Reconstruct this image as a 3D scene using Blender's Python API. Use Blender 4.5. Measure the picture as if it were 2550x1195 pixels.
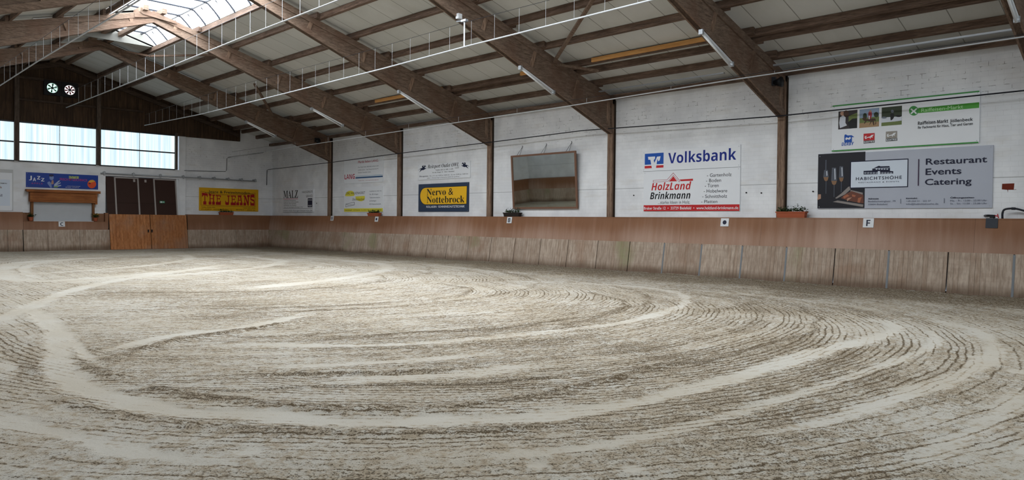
import bpy, bmesh, math, random
import numpy as np
from mathutils import Vector, Matrix

for _o in list(bpy.data.objects):
    bpy.data.objects.remove(_o, do_unlink=True)
scene = bpy.context.scene
COL = scene.collection
RND = random.Random(7)

# ------------------------------------------------------------------ camera
def make_camera():
    cx, cy, cz = -20.6574, -41.0826, 1.6610
    yaw, pitch, roll, f, ppy = -0.7864, -0.0150, 0.0108, 1815.52, 578.84
    F = Vector((math.sin(-yaw) * math.cos(pitch), math.cos(yaw) * math.cos(pitch), math.sin(pitch)))
    R = Vector((math.cos(yaw), math.sin(yaw), 0.0))
    U = R.cross(F)
    R, U = R * math.cos(roll) + U * math.sin(roll), U * math.cos(roll) - R * math.sin(roll)
    cam = bpy.data.cameras.new('camera')
    cam.sensor_fit = 'HORIZONTAL'
    cam.sensor_width = 36.0
    cam.lens = 36.0 * f / 2550.0
    cam.shift_y = (ppy - 597.5) / 2550.0
    cam.clip_end = 300
    ob = bpy.data.objects.new('camera', cam)
    COL.objects.link(ob)
    M = Matrix((R, U, -F)).transposed().to_4x4()
    M.translation = (cx, cy, cz)
    ob.matrix_world = M
    scene.camera = ob
make_camera()

# ------------------------------------------------------------------ light and exposure
scene.view_settings.view_transform = 'Standard'
scene.view_settings.look = 'None'
scene.view_settings.exposure = 0.38
scene.view_settings.gamma = 1.0
scene.view_settings.use_curve_mapping = False
scene.cycles.use_denoising = True
scene.cycles.max_bounces = 6
scene.cycles.diffuse_bounces = 4
scene.cycles.glossy_bounces = 3
SKY_GLOW = 12.0        # overcast sky seen through the ridge glazing
GABLE_GLOW = 0.9     # daylight in the gable window sheets
NEAR_FILL = 2.4       # fill glow of the added, unseen pane behind the camera
SIDE_FILL = 1.3       # fill glow of the added pane high on the left wall
world = bpy.data.worlds.new('overcast')
scene.world = world
world.use_nodes = True
world.node_tree.nodes['Background'].inputs[0].default_value = (0.75, 0.86, 1.0, 1)
world.node_tree.nodes['Background'].inputs[1].default_value = 1.0

# ------------------------------------------------------------------ materials
def srgb(h):
    h = h.lstrip('#')
    v = [int(h[i:i + 2], 16) / 255 for i in (0, 2, 4)]
    return tuple(c / 12.92 if c <= 0.04045 else ((c + 0.055) / 1.055) ** 2.4 for c in v) + (1.0,)

class NT:
    def __init__(s, name):
        s.m = bpy.data.materials.new(name)
        s.m.use_nodes = True
        s.t = s.m.node_tree
        s.b = s.t.nodes['Principled BSDF']
        s.b.inputs['Specular IOR Level'].default_value = 0.25
    def n(s, typ, inp=None, **kw):
        nd = s.t.nodes.new('ShaderNode' + typ)
        for k, v in kw.items():
            setattr(nd, k, v)
        for k, v in (inp or {}).items():
            s.put(nd.inputs[k], v)
        return nd
    def put(s, sock, v):
        if isinstance(v, bpy.types.NodeSocket):
            s.t.links.new(v, sock)
        else:
            sock.default_value = v
    def math(s, op, a, b=0.0, c=0.0, clamp=False):
        nd = s.n('Math', operation=op, use_clamp=clamp)
        s.put(nd.inputs[0], a); s.put(nd.inputs[1], b); s.put(nd.inputs[2], c)
        return nd.outputs[0]
    def mix(s, f, a, b, blend='MIX'):
        nd = s.n('Mix', data_type='RGBA', blend_type=blend)
        s.put(nd.inputs[0], f); s.put(nd.inputs[6], a); s.put(nd.inputs[7], b)
        return nd.outputs[2]
    def ramp(s, f, lo, hi):
        nd = s.n('MapRange', interpolation_type='SMOOTHSTEP')
        s.put(nd.inputs[0], f); nd.inputs[1].default_value = lo; nd.inputs[2].default_value = hi
        return nd.outputs[0]
    def coord(s, scale=(1, 1, 1), which='Object', rot=(0, 0, 0)):
        tc = s.n('TexCoord')
        mp = s.n('Mapping', {'Vector': tc.outputs[which], 'Scale': scale, 'Rotation': rot})
        return mp.outputs[0]
    def noise(s, vec, scale, detail=3.0, rough=0.55):
        return s.n('TexNoise', {'Vector': vec, 'Scale': scale, 'Detail': detail, 'Roughness': rough}).outputs[0]
    def bump(s, h, dist=0.01, strength=0.6):
        nd = s.n('Bump', {'Height': h, 'Distance': dist, 'Strength': strength})
        s.put(s.b.inputs['Normal'], nd.outputs[0])
    def col(s, c): s.put(s.b.inputs['Base Color'], c)
    def rough(s, r): s.put(s.b.inputs['Roughness'], r)

MATS = {}
def plain(name, hexcol, rough=0.55, metal=0.0, var=0.06):
    if name in MATS: return MATS[name]
    t = NT(name)
    c = srgb(hexcol)
    f = t.noise(t.coord(), 3.0, 3)
    dark = tuple(x * (1 - 2 * var) for x in c[:3]) + (1,)
    t.col(t.mix(f, dark, c)); t.rough(rough); t.b.inputs['Metallic'].default_value = metal
    MATS[name] = t.m
    return t.m

def wood(name, c1, c2, axis, across=14.0, along=0.7, stain=None, rough=0.75, plank=None, bump=0.004):
    """Sawn timber: grain runs along `axis`; plank=(axis, width) adds board joints."""
    t = NT(name)
    sc = [across] * 3
    sc[axis] = along
    v = t.coord(tuple(sc))
    g = t.noise(v, 1.0, 6, 0.65)
    big = t.noise(t.coord(), 0.9, 3)
    fine = t.noise(v, 4.0, 3)
    h = t.math('ADD', t.math('MULTIPLY', g, 0.7), t.math('MULTIPLY', fine, 0.3))
    c = t.mix(t.ramp(h, 0.32, 0.68), srgb(c1), srgb(c2))
    if stain:
        c = t.mix(t.math('MULTIPLY', t.ramp(big, 0.45, 0.7), 0.6), c, srgb(stain))
    rnd = t.n('ObjectInfo').outputs['Random']
    c = t.mix(t.math('MULTIPLY', rnd, 0.22), c, (0.05, 0.03, 0.02, 1))
    if plank:
        ax, w = plank
        tc = t.n('TexCoord')
        sx = t.n('SeparateXYZ', {0: tc.outputs['Object']}).outputs[ax]
        q = t.math('DIVIDE', sx, w)
        fr = t.math('ABSOLUTE', t.math('SUBTRACT', t.math('FRACT', q), 0.5))
        wn = t.n('TexWhiteNoise', {'W': t.math('FLOOR', q)}, noise_dimensions='1D').outputs[0]
        c = t.mix(t.math('MULTIPLY', wn, 0.35), c, srgb(c1))
        joint = t.ramp(fr, 0.465, 0.49)
        c = t.mix(t.math('MULTIPLY', joint, 0.75), c, (0.012, 0.009, 0.007, 1))
        h = t.math('SUBTRACT', h, joint)
    t.col(c); t.rough(rough); t.bump(h, bump, 0.7)
    MATS[name] = t.m
    return t.m

def brick_white(name, along, smooth=False, off=0.0):
    """Lime-washed blockwork; `along` is the horizontal axis of the wall (0 = X, 1 = Y)."""
    t = NT(name)
    tc = t.n('TexCoord')
    sp = t.n('SeparateXYZ', {0: tc.outputs['Object']})
    v = t.n('CombineXYZ', {0: sp.outputs[along], 1: sp.outputs[2], 2: 0.0}).outputs[0]
    br = t.n('TexBrick', {'Vector': v, 'Color1': (1, 1, 1, 1), 'Color2': (0.9, 0.9, 0.9, 1), 'Mortar': (0, 0, 0, 1),
                          'Scale': 1.0, 'Mortar Size': 0.005, 'Mortar Smooth': 0.3, 'Brick Width': 0.33, 'Row Height': 0.125})
    fac = br.outputs['Fac']
    n1 = t.noise(t.coord(), 1.1, 4)
    n2 = t.noise(t.coord(), 7.0, 3)
    n3 = t.noise(t.coord((0.5, 0.5, 2.0)), 1.6, 4)
    base = t.mix(t.ramp(n1, 0.35, 0.7), srgb('#dcdee2'), srgb('#ecEEf1'))
    base = t.mix(t.math('MULTIPLY', t.ramp(n3, 0.54, 0.75), 0.25), base, srgb('#c4bcae'))
    # open joints: strong high up on the wall, faint below
    z = sp.outputs[2]
    hi = t.math('MULTIPLY', t.ramp(z, 4.2, 5.2), t.math('SUBTRACT', 1.0, t.ramp(z, 5.6, 5.95)))
    crack = t.math('MULTIPLY', fac, t.ramp(n2, 0.55, 0.64))
    amt = t.math('ADD', t.math('MULTIPLY', t.math('MULTIPLY', crack, hi), 0.85), t.math('MULTIPLY', fac, 0.10))
    if not smooth:
        base = t.mix(t.math('MULTIPLY', amt, 1.0, clamp=True), base, srgb('#4a4540'))
        ln = t.math('SUBTRACT', 1.0, t.ramp(t.math('ABSOLUTE', t.math('SUBTRACT', z, 2.865)), 0.004, 0.016))
        base = t.mix(t.math('MULTIPLY', ln, 0.55), base, srgb('#6f6f70'))
        h = t.math('SUBTRACT', t.math('MULTIPLY', n2, 0.3), t.math('MULTIPLY', fac, 1.0))
        t.bump(h, 0.004, 0.35)
    t.col(base); t.rough(0.8)
    MATS[name] = t.m
    return t.m

def emit(name, build):
    t = NT(name)
    t.t.nodes.remove(t.b)
    e = t.n('Emission')
    build(t, e)
    t.t.links.new(e.outputs[0], t.t.nodes['Material Output'].inputs[0])
    MATS[name] = t.m
    return t.m

WX = wood('timber_x', '#594a3e', '#8b7667', 0, 18, 2.6, '#6a4f40')
WY = wood('timber_y', '#483a31', '#7f695b', 1, 16, 1.2, '#4a382e')
WZ = wood('timber_z', '#624c3e', '#a28874', 2, 16, 1.2, '#5a4335')
WORANGE = wood('fresh_timber', '#c58a4e', '#dba869', 1, 16, 0.9)
WGABLE = wood('gable_boards', '#2c1f17', '#58432f', 2, 12, 0.6, '#33261b', plank=(0, 0.14))
WDARKX = wood('dark_timber_x', '#2e241d', '#54453a', 0, 16, 1.2)
WDARKZ = wood('dark_timber_z', '#3a3029', '#63574d', 2, 16, 1.2)
WGATE = wood('gate_boards', '#9c6138', '#c98a58', 2, 10, 0.5, '#a58874', plank=(0, 0.165))
WKIOSK = wood('kiosk_boards', '#844a24', '#b87844', 0, 10, 0.7, '#6d3c1e', plank=(2, 0.125))
WKIOSKZ = wood('kiosk_post', '#5c3a22', '#8a5d38', 2, 10, 0.7)
WPLY = wood('kiosk_fascia', '#7c4725', '#a86a3c', 0, 10, 0.7, '#5b351d')

def board_brown(name, along):
    t = NT(name)
    sc = [1.0, 1.0, 1.0]; sc[2] = 0.35
    sc[along] = 4.0
    streak = t.noise(t.coord(tuple(sc)), 1.3, 4, 0.55)
    big = t.noise(t.coord(), 0.35, 3)
    fine = t.noise(t.coord(), 30.0, 2)
    sp = t.n('SeparateXYZ', {0: t.n('TexCoord').outputs['Object']})
    c = t.mix(t.ramp(big, 0.3, 0.7), srgb('#7f583f'), srgb('#8a6145'))
    c = t.mix(t.math('MULTIPLY', t.ramp(streak, 0.55, 0.75), 0.18), c, srgb('#a87350'))
    # pale sand dust, thrown up from below
    low = t.math('SUBTRACT', 1.0, t.ramp(sp.outputs[2], 1.05, 1.75))
    far = t.ramp(sp.outputs[1], -27.0, -14.0) if along == 1 else 0.35
    cloud = t.noise(t.coord((0.25, 0.25, 0.25)), 1.0, 2)
    dust = t.math('ADD', t.math('MULTIPLY', t.math('SUBTRACT', streak, 0.5), 0.45), t.math('ADD', t.math('MULTIPLY', low, 0.35), t.math('MULTIPLY', t.math('SUBTRACT', cloud, 0.5), 1.2)))
    dust = t.math('MULTIPLY', t.ramp(dust, -0.05, 0.75), t.math('ADD', 0.10, t.math('MULTIPLY', far, 0.62)))
    c = t.mix(dust, c, srgb('#c2a99a'))
    c = t.mix(t.math('MULTIPLY', fine, 0.12), c, srgb('#6d4a36'))
    # sheet joints
    q = t.math('FRACT', t.math('DIVIDE', sp.outputs[along], 2.75))
    j = t.ramp(t.math('ABSOLUTE', t.math('SUBTRACT', q, 0.5)), 0.4965, 0.499)
    c = t.mix(t.math('MULTIPLY', j, 0.4), c, srgb('#4a3123'))
    t.col(c); t.rough(0.6); t.bump(fine, 0.002, 0.3)
    MATS[name] = t.m
    return t.m
BROWNY = board_brown('coated_board_long', 1)
BROWNX = board_brown('coated_board_end', 0)

def plank_grey(name, along):
    t = NT(name)
    sc = [14.0, 14.0, 14.0]; sc[2] = 1.6
    g = t.noise(t.coord(tuple(sc)), 1.0, 6, 0.65)
    hz = t.noise(t.coord((0.6, 0.6, 9.0)), 1.5, 4)
    big = t.noise(t.coord(), 0.8, 3)
    sp = t.n('SeparateXYZ', {0: t.n('TexCoord').outputs['Object']})
    c = t.mix(t.ramp(g, 0.3, 0.7), srgb('#9a8878'), srgb('#bfae9e'))
    c = t.mix(t.math('MULTIPLY', t.ramp(hz, 0.5, 0.7), 0.3), c, srgb('#998576'))
    c = t.mix(t.math('MULTIPLY', t.ramp(big, 0.52, 0.72), 0.45), c, srgb('#8d6a53'))
    rnd = t.n('ObjectInfo').outputs['Random']
    c = t.mix(t.math('MULTIPLY', rnd, 0.25), c, srgb('#7d6858'))
    q = t.math('DIVIDE', sp.outputs[along], 0.115)
    fr = t.math('ABSOLUTE', t.math('SUBTRACT', t.math('FRACT', q), 0.5))
    wn = t.n('TexWhiteNoise', {'W': t.math('FLOOR', q)}, noise_dimensions='1D').outputs[0]
    c = t.mix(t.math('MULTIPLY', t.ramp(wn, 0.6, 1.0), 0.25), c, srgb('#86674f'))
    joint = t.math('MULTIPLY', t.ramp(fr, 0.455, 0.48), t.math('ADD', 0.1, t.math('MULTIPLY', wn, 0.7)))
    c = t.mix(joint, c, srgb('#3a2e26'))
    # algae and splash stains near the foot
    alg = t.math('MULTIPLY', t.ramp(t.noise(t.coord(), 0.55, 2), 0.58, 0.72), t.ramp(g, 0.3, 0.6))
    c = t.mix(t.math('MULTIPLY', alg, 0.55), c, srgb('#77804f'))
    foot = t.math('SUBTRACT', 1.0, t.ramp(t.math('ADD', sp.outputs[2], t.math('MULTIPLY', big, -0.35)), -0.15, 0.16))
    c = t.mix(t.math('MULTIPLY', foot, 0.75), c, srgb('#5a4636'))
    t.col(c); t.rough(0.8); t.bump(t.math('SUBTRACT', g, joint), 0.004, 0.6)
    MATS[name] = t.m
    return t.m
GREYY = plank_grey('weathered_planks_long', 1)
GREYX = plank_grey('weathered_planks_end', 0)

BRICKY = brick_white('white_blockwork_long', 1)
BRICKX = brick_white('white_blockwork_end', 0)
PLASTER = brick_white('white_plaster', 0, smooth=True)

def ceiling_mat():
    t = NT('insulated_roof_sheet')
    sp = t.n('SeparateXYZ', {0: t.n('TexCoord').outputs['Object']})
    q = t.math('DIVIDE', t.math('ADD', sp.outputs[1], 0.42), 1.05)
    fr = t.math('ABSOLUTE', t.math('SUBTRACT', t.math('FRACT', q), 0.5))
    seam = t.ramp(fr, 0.483, 0.495)
    wn = t.n('TexWhiteNoise', {'W': t.math('FLOOR', q)}, noise_dimensions='1D').outputs[0]
    rib = t.math('SINE', t.math('MULTIPLY', sp.outputs[1], 2 * math.pi / 0.075))
    n = t.noise(t.coord((0.4, 1, 1)), 0.9, 4)
    c = t.mix(wn, srgb('#c0c2bf'), srgb('#cacbc8'))
    c = t.mix(t.math('MULTIPLY', t.ramp(n, 0.45, 0.75), 0.45), c, srgb('#adada6'))
    c = t.mix(t.math('MULTIPLY', seam, 0.7), c, srgb('#57544a'))
    t.col(c); t.rough(0.6)
    t.bump(t.math('SUBTRACT', t.math('MULTIPLY', rib, 0.25), seam), 0.006, 0.5)
    MATS['ceiling'] = t.m
    return t.m
CEIL = ceiling_mat()

def _sky(t, e):
    n = t.noise(t.coord(), 0.5, 3)
    e.inputs[1].default_value = SKY_GLOW
    t.put(e.inputs[0], t.mix(n, (0.87, 0.94, 1.0, 1), (0.93, 0.97, 1.0, 1)))
SKYPANE = emit('backlit_ridge_sheet', _sky)
def _gable(t, e):
    sp = t.n('SeparateXYZ', {0: t.n('TexCoord').outputs['Object']})
    rib = t.noise(t.coord((3.0, 1, 0.05)), 1.6, 4, 0.7)
    fine = t.noise(t.coord((24.0, 1, 0.05)), 1.0, 2)
    k = t.math('ADD', t.math('MULTIPLY', rib, 0.7), t.math('MULTIPLY', fine, 0.3))
    t.put(e.inputs[0], t.mix(t.ramp(k, 0.36, 0.62), (0.52, 0.72, 0.82, 1), (0.90, 1.0, 1.0, 1)))
    e.inputs[1].default_value = GABLE_GLOW
GABLEPANE = emit('backlit_corrugated_sheet', _gable)

WHITE = plain('painted_white', '#dfe2e6', 0.5)
BLACK = plain('black_plastic', '#15161a', 0.5)
DARKSTEEL = plain('dark_steel', '#33363c', 0.45, 0.3)
GALV = plain('galvanised_steel', '#a9adb2', 0.4, 0.4)
ROPE = plain('pale_wire', '#b9bcc0', 0.5)
DARKJOINT = plain('dark_joint', '#32271f', 0.9)
TERRA = plain('terracotta', '#a5573a', 0.7)
LEAF = plain('leaf_green', '#2f4a26', 0.6, var=0.25)
LEAF2 = plain('leaf_green_light', '#4f6a34', 0.6, var=0.25)
YFLOWER = plain('yellow_petal', '#d9b13a', 0.6)
SOIL = plain('soil', '#2b2019', 0.9)
DOORBROWN = plain('dark_brown_door', '#38221a', 0.6)
DOORFRAME = plain('door_frame_grey', '#a79f9c', 0.5)
SHUTTER = plain('shutter_white', '#c9ccd0', 0.45)
REDPLASTIC = plain('red_handle', '#b3202c', 0.4)
HOSE = plain('black_hose', '#20222b', 0.35)
RAWBRICK = plain('raw_brick', '#7e3423', 0.85, var=0.25)
STEELBLUE = plain('bluish_steel_strip', '#787c80', 0.5, 0.2)

# ------------------------------------------------------------------ mesh helpers
class MB:
    def __init__(s):
        s.v = []; s.f = []; s.mi = []
    def add(s, vs, fs, mi=0):
        o = len(s.v)
        s.v += [tuple(map(float, p)) for p in vs]
        s.f += [tuple(i + o for i in f) for f in fs]
        s.mi += [mi] * len(fs)
        return s
    def box(s, x0, x1, y0, y1, z0, z1, mi=0):
        if x0 > x1: x0, x1 = x1, x0
        if y0 > y1: y0, y1 = y1, y0
        if z0 > z1: z0, z1 = z1, z0
        vs = [(x, y, z) for z in (z0, z1) for y in (y0, y1) for x in (x0, x1)]
        return s.add(vs, [(0, 2, 3, 1), (4, 5, 7, 6), (0, 1, 5, 4), (2, 6, 7, 3), (0, 4, 6, 2), (1, 3, 7, 5)], mi)
    def prism(s, pts, a, d0, d1, mi=0):
        """Polygon pts in the plane across axis a, extruded from d0 to d1 along it."""
        n = len(pts)
        def P(p, d):
            q = list(p); q.insert(a, d); return tuple(q)
        vs = [P(p, d0) for p in pts] + [P(p, d1) for p in pts]
        fs = [tuple(range(n)), tuple(range(2 * n - 1, n - 1, -1))]
        fs += [(i, i + n, (i + 1) % n + n, (i + 1) % n) for i in range(n)]
        return s.add(vs, fs, mi)
    def bar(s, p, q, w, h, up=(0, 0, 1), mi=0):
        p, q = Vector(p), Vector(q)
        d = (q - p).normalized()
        up = Vector(up)
        if abs(d.dot(up)) > 0.98: up = Vector((1, 0, 0))
        sx = d.cross(up).normalized() * w / 2
        sy = sx.cross(d).normalized() * h / 2
        vs = [e + i * sx + j * sy for e in (p, q) for i, j in ((-1, -1), (1, -1), (1, 1), (-1, 1))]
        return s.add(vs, [(0, 1, 2, 3), (7, 6, 5, 4), (0, 4, 5, 1), (1, 5, 6, 2), (2, 6, 7, 3), (3, 7, 4, 0)], mi)
    def tube(s, pts, r, n=8, mi=0):
        pts = [Vector(p) for p in pts]
        rings = []
        for i, p in enumerate(pts):
            d = (pts[min(i + 1, len(pts) - 1)] - pts[max(i - 1, 0)]).normalized()
            up = Vector((0, 0, 1)) if abs(d.z) < 0.95 else Vector((1, 0, 0))
            a = d.cross(up).normalized(); b = a.cross(d)
            rr = r[i] if isinstance(r, (list, tuple)) else r
            rings.append([p + rr * (a * math.cos(2 * math.pi * k / n) + b * math.sin(2 * math.pi * k / n)) for k in range(n)])
        vs = [q for R in rings for q in R]
        fs = [(i * n + k, i * n + (k + 1) % n, (i + 1) * n + (k + 1) % n, (i + 1) * n + k) for i in range(len(pts) - 1) for k in range(n)]
        fs += [tuple(range(n - 1, -1, -1)), tuple((len(pts) - 1) * n + k for k in range(n))]
        return s.add(vs, fs, mi)
    def build(s, name, mats, parent=None, smooth=False, bevel=0.0):
        me = bpy.data.meshes.new(name)
        o = parent.location if parent is not None else Vector((0, 0, 0))
        if parent is not None and parent.parent is not None:
            o = o + parent.parent.location
        me.from_pydata([(a - o.x, b - o.y, c - o.z) for a, b, c in s.v], [], s.f)
        for m in (mats if isinstance(mats, (list, tuple)) else [mats]):
            me.materials.append(m)
        me.polygons.foreach_set('material_index', s.mi)
        if smooth:
            me.polygons.foreach_set('use_smooth', [True] * len(me.polygons))
        me.update()
        ob = bpy.data.objects.new(name, me)
        COL.objects.link(ob)
        if parent is not None:
            ob.parent = parent
        if bevel:
            b = ob.modifiers.new('edge', 'BEVEL'); b.width = bevel; b.segments = 2; b.limit_method = 'ANGLE'
        return ob

def tag(o, label, cat, group=None):
    o['label'] = label; o['category'] = cat
    if group: o['group'] = group
    return o
def thing(name, label, cat, loc, group=None):
    o = bpy.data.objects.new(name, None)
    o.empty_display_size = 0.2
    o.location = loc
    COL.objects.link(o)
    return tag(o, label, cat, group)
def struct(o):
    o['kind'] = 'structure'
    return o
ORD = ['first', 'second', 'third', 'fourth', 'fifth', 'sixth', 'seventh', 'eighth', 'ninth']

# ------------------------------------------------------------------ sand floor
XW, XL, YN = 0.36, -22.35, -44.2       # right wall face, left wall face, near wall face
XR = -10.95                            # ridge line
def catmull(P, k=7):
    P = [np.array(p, float) for p in P]
    P = [2 * P[0] - P[1]] + P + [2 * P[-1] - P[-2]]
    out = []
    for i in range(1, len(P) - 2):
        for j in range(k):
            t = j / k
            out.append(0.5 * ((2 * P[i]) + (-P[i - 1] + P[i + 1]) * t + (2 * P[i - 1] - 5 * P[i] + 4 * P[i + 1] - P[i + 2]) * t * t + (-P[i - 1] + 3 * P[i] - 3 * P[i + 1] + P[i + 2]) * t ** 3))
    out.append(P[-2])
    return np.array(out)

def vnoise(x, y, seed):
    rg = np.random.RandomState(seed)
    tab = rg.rand(256, 256)
    xi = np.floor(x).astype(int); yi = np.floor(y).astype(int)
    fx = x - xi; fy = y - yi
    fx = fx * fx * (3 - 2 * fx); fy = fy * fy * (3 - 2 * fy)
    a = tab[xi & 255, yi & 255]; b = tab[(xi + 1) & 255, yi & 255]
    c = tab[xi & 255, (yi + 1) & 255]; d = tab[(xi + 1) & 255, (yi + 1) & 255]
    return (a * (1 - fx) + b * fx) * (1 - fy) + (c * (1 - fx) + d * fx) * fy

def polyline_field(x, y, P):
    """signed offset d, arc length s of the nearest point on polyline P"""
    seg = P[1:] - P[:-1]
    L = np.hypot(seg[:, 0], seg[:, 1]); S0 = np.concatenate([[0], np.cumsum(L)])
    best = np.full(x.shape, 1e9); s = np.zeros_like(x); sg = np.zeros_like(x)
    for i in range(len(seg)):
        if L[i] < 1e-6: continue
        tx, ty = seg[i] / L[i]
        rx = x - P[i, 0]; ry = y - P[i, 1]
        t = np.clip(rx * tx + ry * ty, 0, L[i])
        dx = rx - t * tx; dy = ry - t * ty
        d = dx * dx + dy * dy
        m = d < best
        best = np.where(m, d, best); s = np.where(m, S0[i] + t, s)
        sg = np.where(m, np.sign(tx * ry - ty * rx), sg)
    return np.sqrt(best) * sg, s, S0[-1]

def build_floor():
    def axis(brk):
        out = [brk[0][0]]
        for (a, sa), (b, sb) in zip(brk[:-1], brk[1:]):
            while out[-1] < b - 1e-6:
                f = (out[-1] - a) / (b - a)
                out.append(min(b, out[-1] + sa + (sb - sa) * f))
        return np.array(out)
    xs = axis([(-22.3, 0.05), (-20.8, 0.026), (-13.0, 0.028), (-7, 0.04), (0.3, 0.06)])
    ys = axis([(-44.1, 0.3), (-42.0, 0.05), (-39.5, 0.026), (-33.0, 0.028), (-27, 0.042), (-15, 0.07), (0.3, 0.09)])
    nx, ny = len(xs), len(ys)
    X, Y = np.meshgrid(xs, ys)
    x = X.ravel(); y = Y.ravel()
    # harrow pattern everywhere: rings around a spine
    spine = np.array([(-11.6, -11.0), (-11.7, -30.0)])
    t = np.clip(y, -30.0, -11.0)
    dxx = x - (-11.65); dyy = y - t
    r = np.hypot(dxx, dyy)
    ang = np.arctan2(dxx, -dyy)
    d = r.copy(); s = np.where(np.abs(dyy) < 1e-6, y * np.sign(dxx), ang * r)
    kid = np.zeros_like(x)
    smooth = np.zeros_like(x)
    damp = 0.46 + 0.30 * (vnoise(x * 0.35, y * 0.35, 1) - 0.5) + 0.22 * (vnoise(x * 1.1, y * 1.1, 2) - 0.5)
    wide = [  # later passes of the harrow, 1.5 - 2.2 m wide each side
        ([(-15.8, -21.5), (-13, -23.3), (-9.5, -22.7), (-7, -20.8), (-5.3, -18), (-5, -13)], 2.0),
        ([(-17.0, -25.0), (-14, -27.0), (-10.5, -27.4), (-7.2, -25.6), (-5.4, -22), (-4.9, -19)], 2.1),
        ([(-17.7, -28.4), (-15.3, -30.0), (-12, -31.0), (-9.2, -30.7), (-7.2, -29.0), (-6.3, -26.5)], 2.0),
        ([(-18.0, -31.6), (-16.8, -32.7), (-15.2, -33.8), (-13.4, -34.6), (-11.5, -34.9), (-9.0, -34.5), (-7.0, -33.2), (-5.6, -31.0)], 1.7),
    ]
    for k, (pts, hw) in enumerate(wide):
        P = catmull(pts)
        m = (x > P[:, 0].min() - hw) & (x < P[:, 0].max() + hw) & (y > P[:, 1].min() - hw) & (y < P[:, 1].max() + hw)
        dd, ss, Lt = polyline_field(x[m], y[m], P)
        edge = hw + 0.25 * (vnoise(ss * 1.5, ss * 0 + k, 30 + k) - 0.5)
        lim = np.interp(-y[m], [0, 25.6, 26, 29.2, 32.4, 33.9, 35.1, 36.4, 36.6, 60], [-99, -99, -17.45, -17.8, -18.45, -18.4, -17.85, -16.75, -99, -99])
        hit = (np.abs(dd) < edge) & (ss > 0.02) & (ss < Lt - 0.02) & (x[m] > lim)
        idx = np.nonzero(m)[0][hit]
        d[idx] = dd[hit]; s[idx] = ss[hit]; kid[idx] = k + 1
        rim = np.exp(-((np.abs(dd) - edge) / 0.09) ** 2) * (ss > 0.02) * (ss < Lt - 0.02) * (x[m] > lim)
        damp[np.nonzero(m)[0]] += 0.22 * rim
    smooth_tracks = [  # flattened dry drag marks: points, half width, strength
        ([(-18.9, -28.2), (-18.15, -26.97), (-17.48, -25.59), (-16.1, -22.58), (-14.32, -20.1), (-11.84, -17.61), (-9.5, -15.5)], 0.2, 0.95),
        ([(-17.5, -25.7), (-17.63, -27.41), (-17.87, -29.17), (-18.19, -30.63), (-18.41, -31.48), (-18.54, -32.4), (-18.56, -33.13), (-18.45, -33.94), (-18.22, -34.7), (-17.89, -35.12), (-17.5, -35.72), (-17.2, -36.08), (-16.7, -36.45), (-16.1, -36.86), (-15.1, -37.12), (-13.7, -37.25), (-12.6, -37.22), (-10.9, -37.18), (-9.6, -37.26), (-8.2, -37.2), (-7.5, -36.95), (-6.9, -36.3)], 0.19, 1.0),
        ([(-17.72, -28.3), (-17.85, -29.67), (-18.0, -30.79), (-18.1, -31.5), (-18.15, -32.1)], 0.10, 1.0),
        ([(-18.0, -31.25), (-17.65, -31.0), (-16.78, -30.42), (-15.46, -30.25), (-14.0, -29.5)], 0.16, 0.95),
        ([(-11.0, -8.0), (-13.12, -9.08), (-14.68, -10.43), (-15.73, -13.65), (-16.3, -17.2), (-16.1, -19.0), (-15.31, -19.35), (-13.34, -18.6), (-10.07, -16.43)], 0.38, 0.9),
        ([(-12.5, -8.9), (-14.2, -10.8), (-15.2, -13.8), (-15.7, -17.0), (-15.4, -18.2)], 0.2, 0.7),
        ([(-16.36, -31.74), (-15.22, -32.85), (-14.22, -33.29), (-12.94, -33.59), (-12.06, -33.73), (-10.45, -33.8), (-8.59, -33.38), (-6.99, -32.73), (-5.48, -31.51), (-4.9, -29.78), (-5.43, -28.04)], 0.15, 0.6),
        ([(-13.0, -24.42), (-10.37, -23.54), (-8.31, -22.34), (-6.1, -20.55), (-4.62, -18.08), (-4.5, -16.54), (-4.5, -11.84)], 0.28, 0.75),
        ([(-16.2, -20.3), (-12.5, -19.2), (-9.0, -17.2), (-6.6, -14.0), (-6.2, -9.5)], 0.3, 0.6),
        ([(-15.5, -16.5), (-12.0, -14.5), (-9.0, -11.0), (-7.8, -7.0)], 0.3, 0.55),
        ([(-15.3, -38.45), (-14.34, -38.62), (-13.01, -38.76), (-11.26, -38.9), (-9.45, -38.82), (-8.14, -38.5), (-7.0, -38.0), (-6.3, -37.2)], 0.16, 0.8),
        ([(-17.2, -37.35), (-16.1, -37.78), (-14.0, -38.02), (-11.5, -38.1), (-9.2, -38.05), (-7.4, -37.5)], 0.10, 0.7),
        ([(-15.29, -39.47), (-14.42, -39.52), (-13.32, -39.59), (-12.5, -39.6), (-11.47, -39.51)], 0.13, 0.6),
        ([(-19.5, -33.2), (-19.39, -33.86), (-19.05, -34.95), (-18.8, -35.75), (-18.3, -36.4)], 0.16, 0.85),
        ([(-19.1, -30.5), (-18.9, -31.4), (-19.05, -32.3)], 0.14, 0.7),
        ([(-17.0, -33.35), (-16.2, -33.75), (-15.3, -34.15), (-14.2, -34.45)], 0.13, 0.8),
        ([(-16.9, -34.35), (-16.2, -34.72), (-15.4, -35.1), (-14.3, -35.4)], 0.2, 0.85),
        ([(-6.35, -26.42), (-4.84, -29.78), (-4.6, -33.0), (-5.1, -35.4), (-6.0, -36.6)], 0.2, 0.35),
    ]
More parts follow.
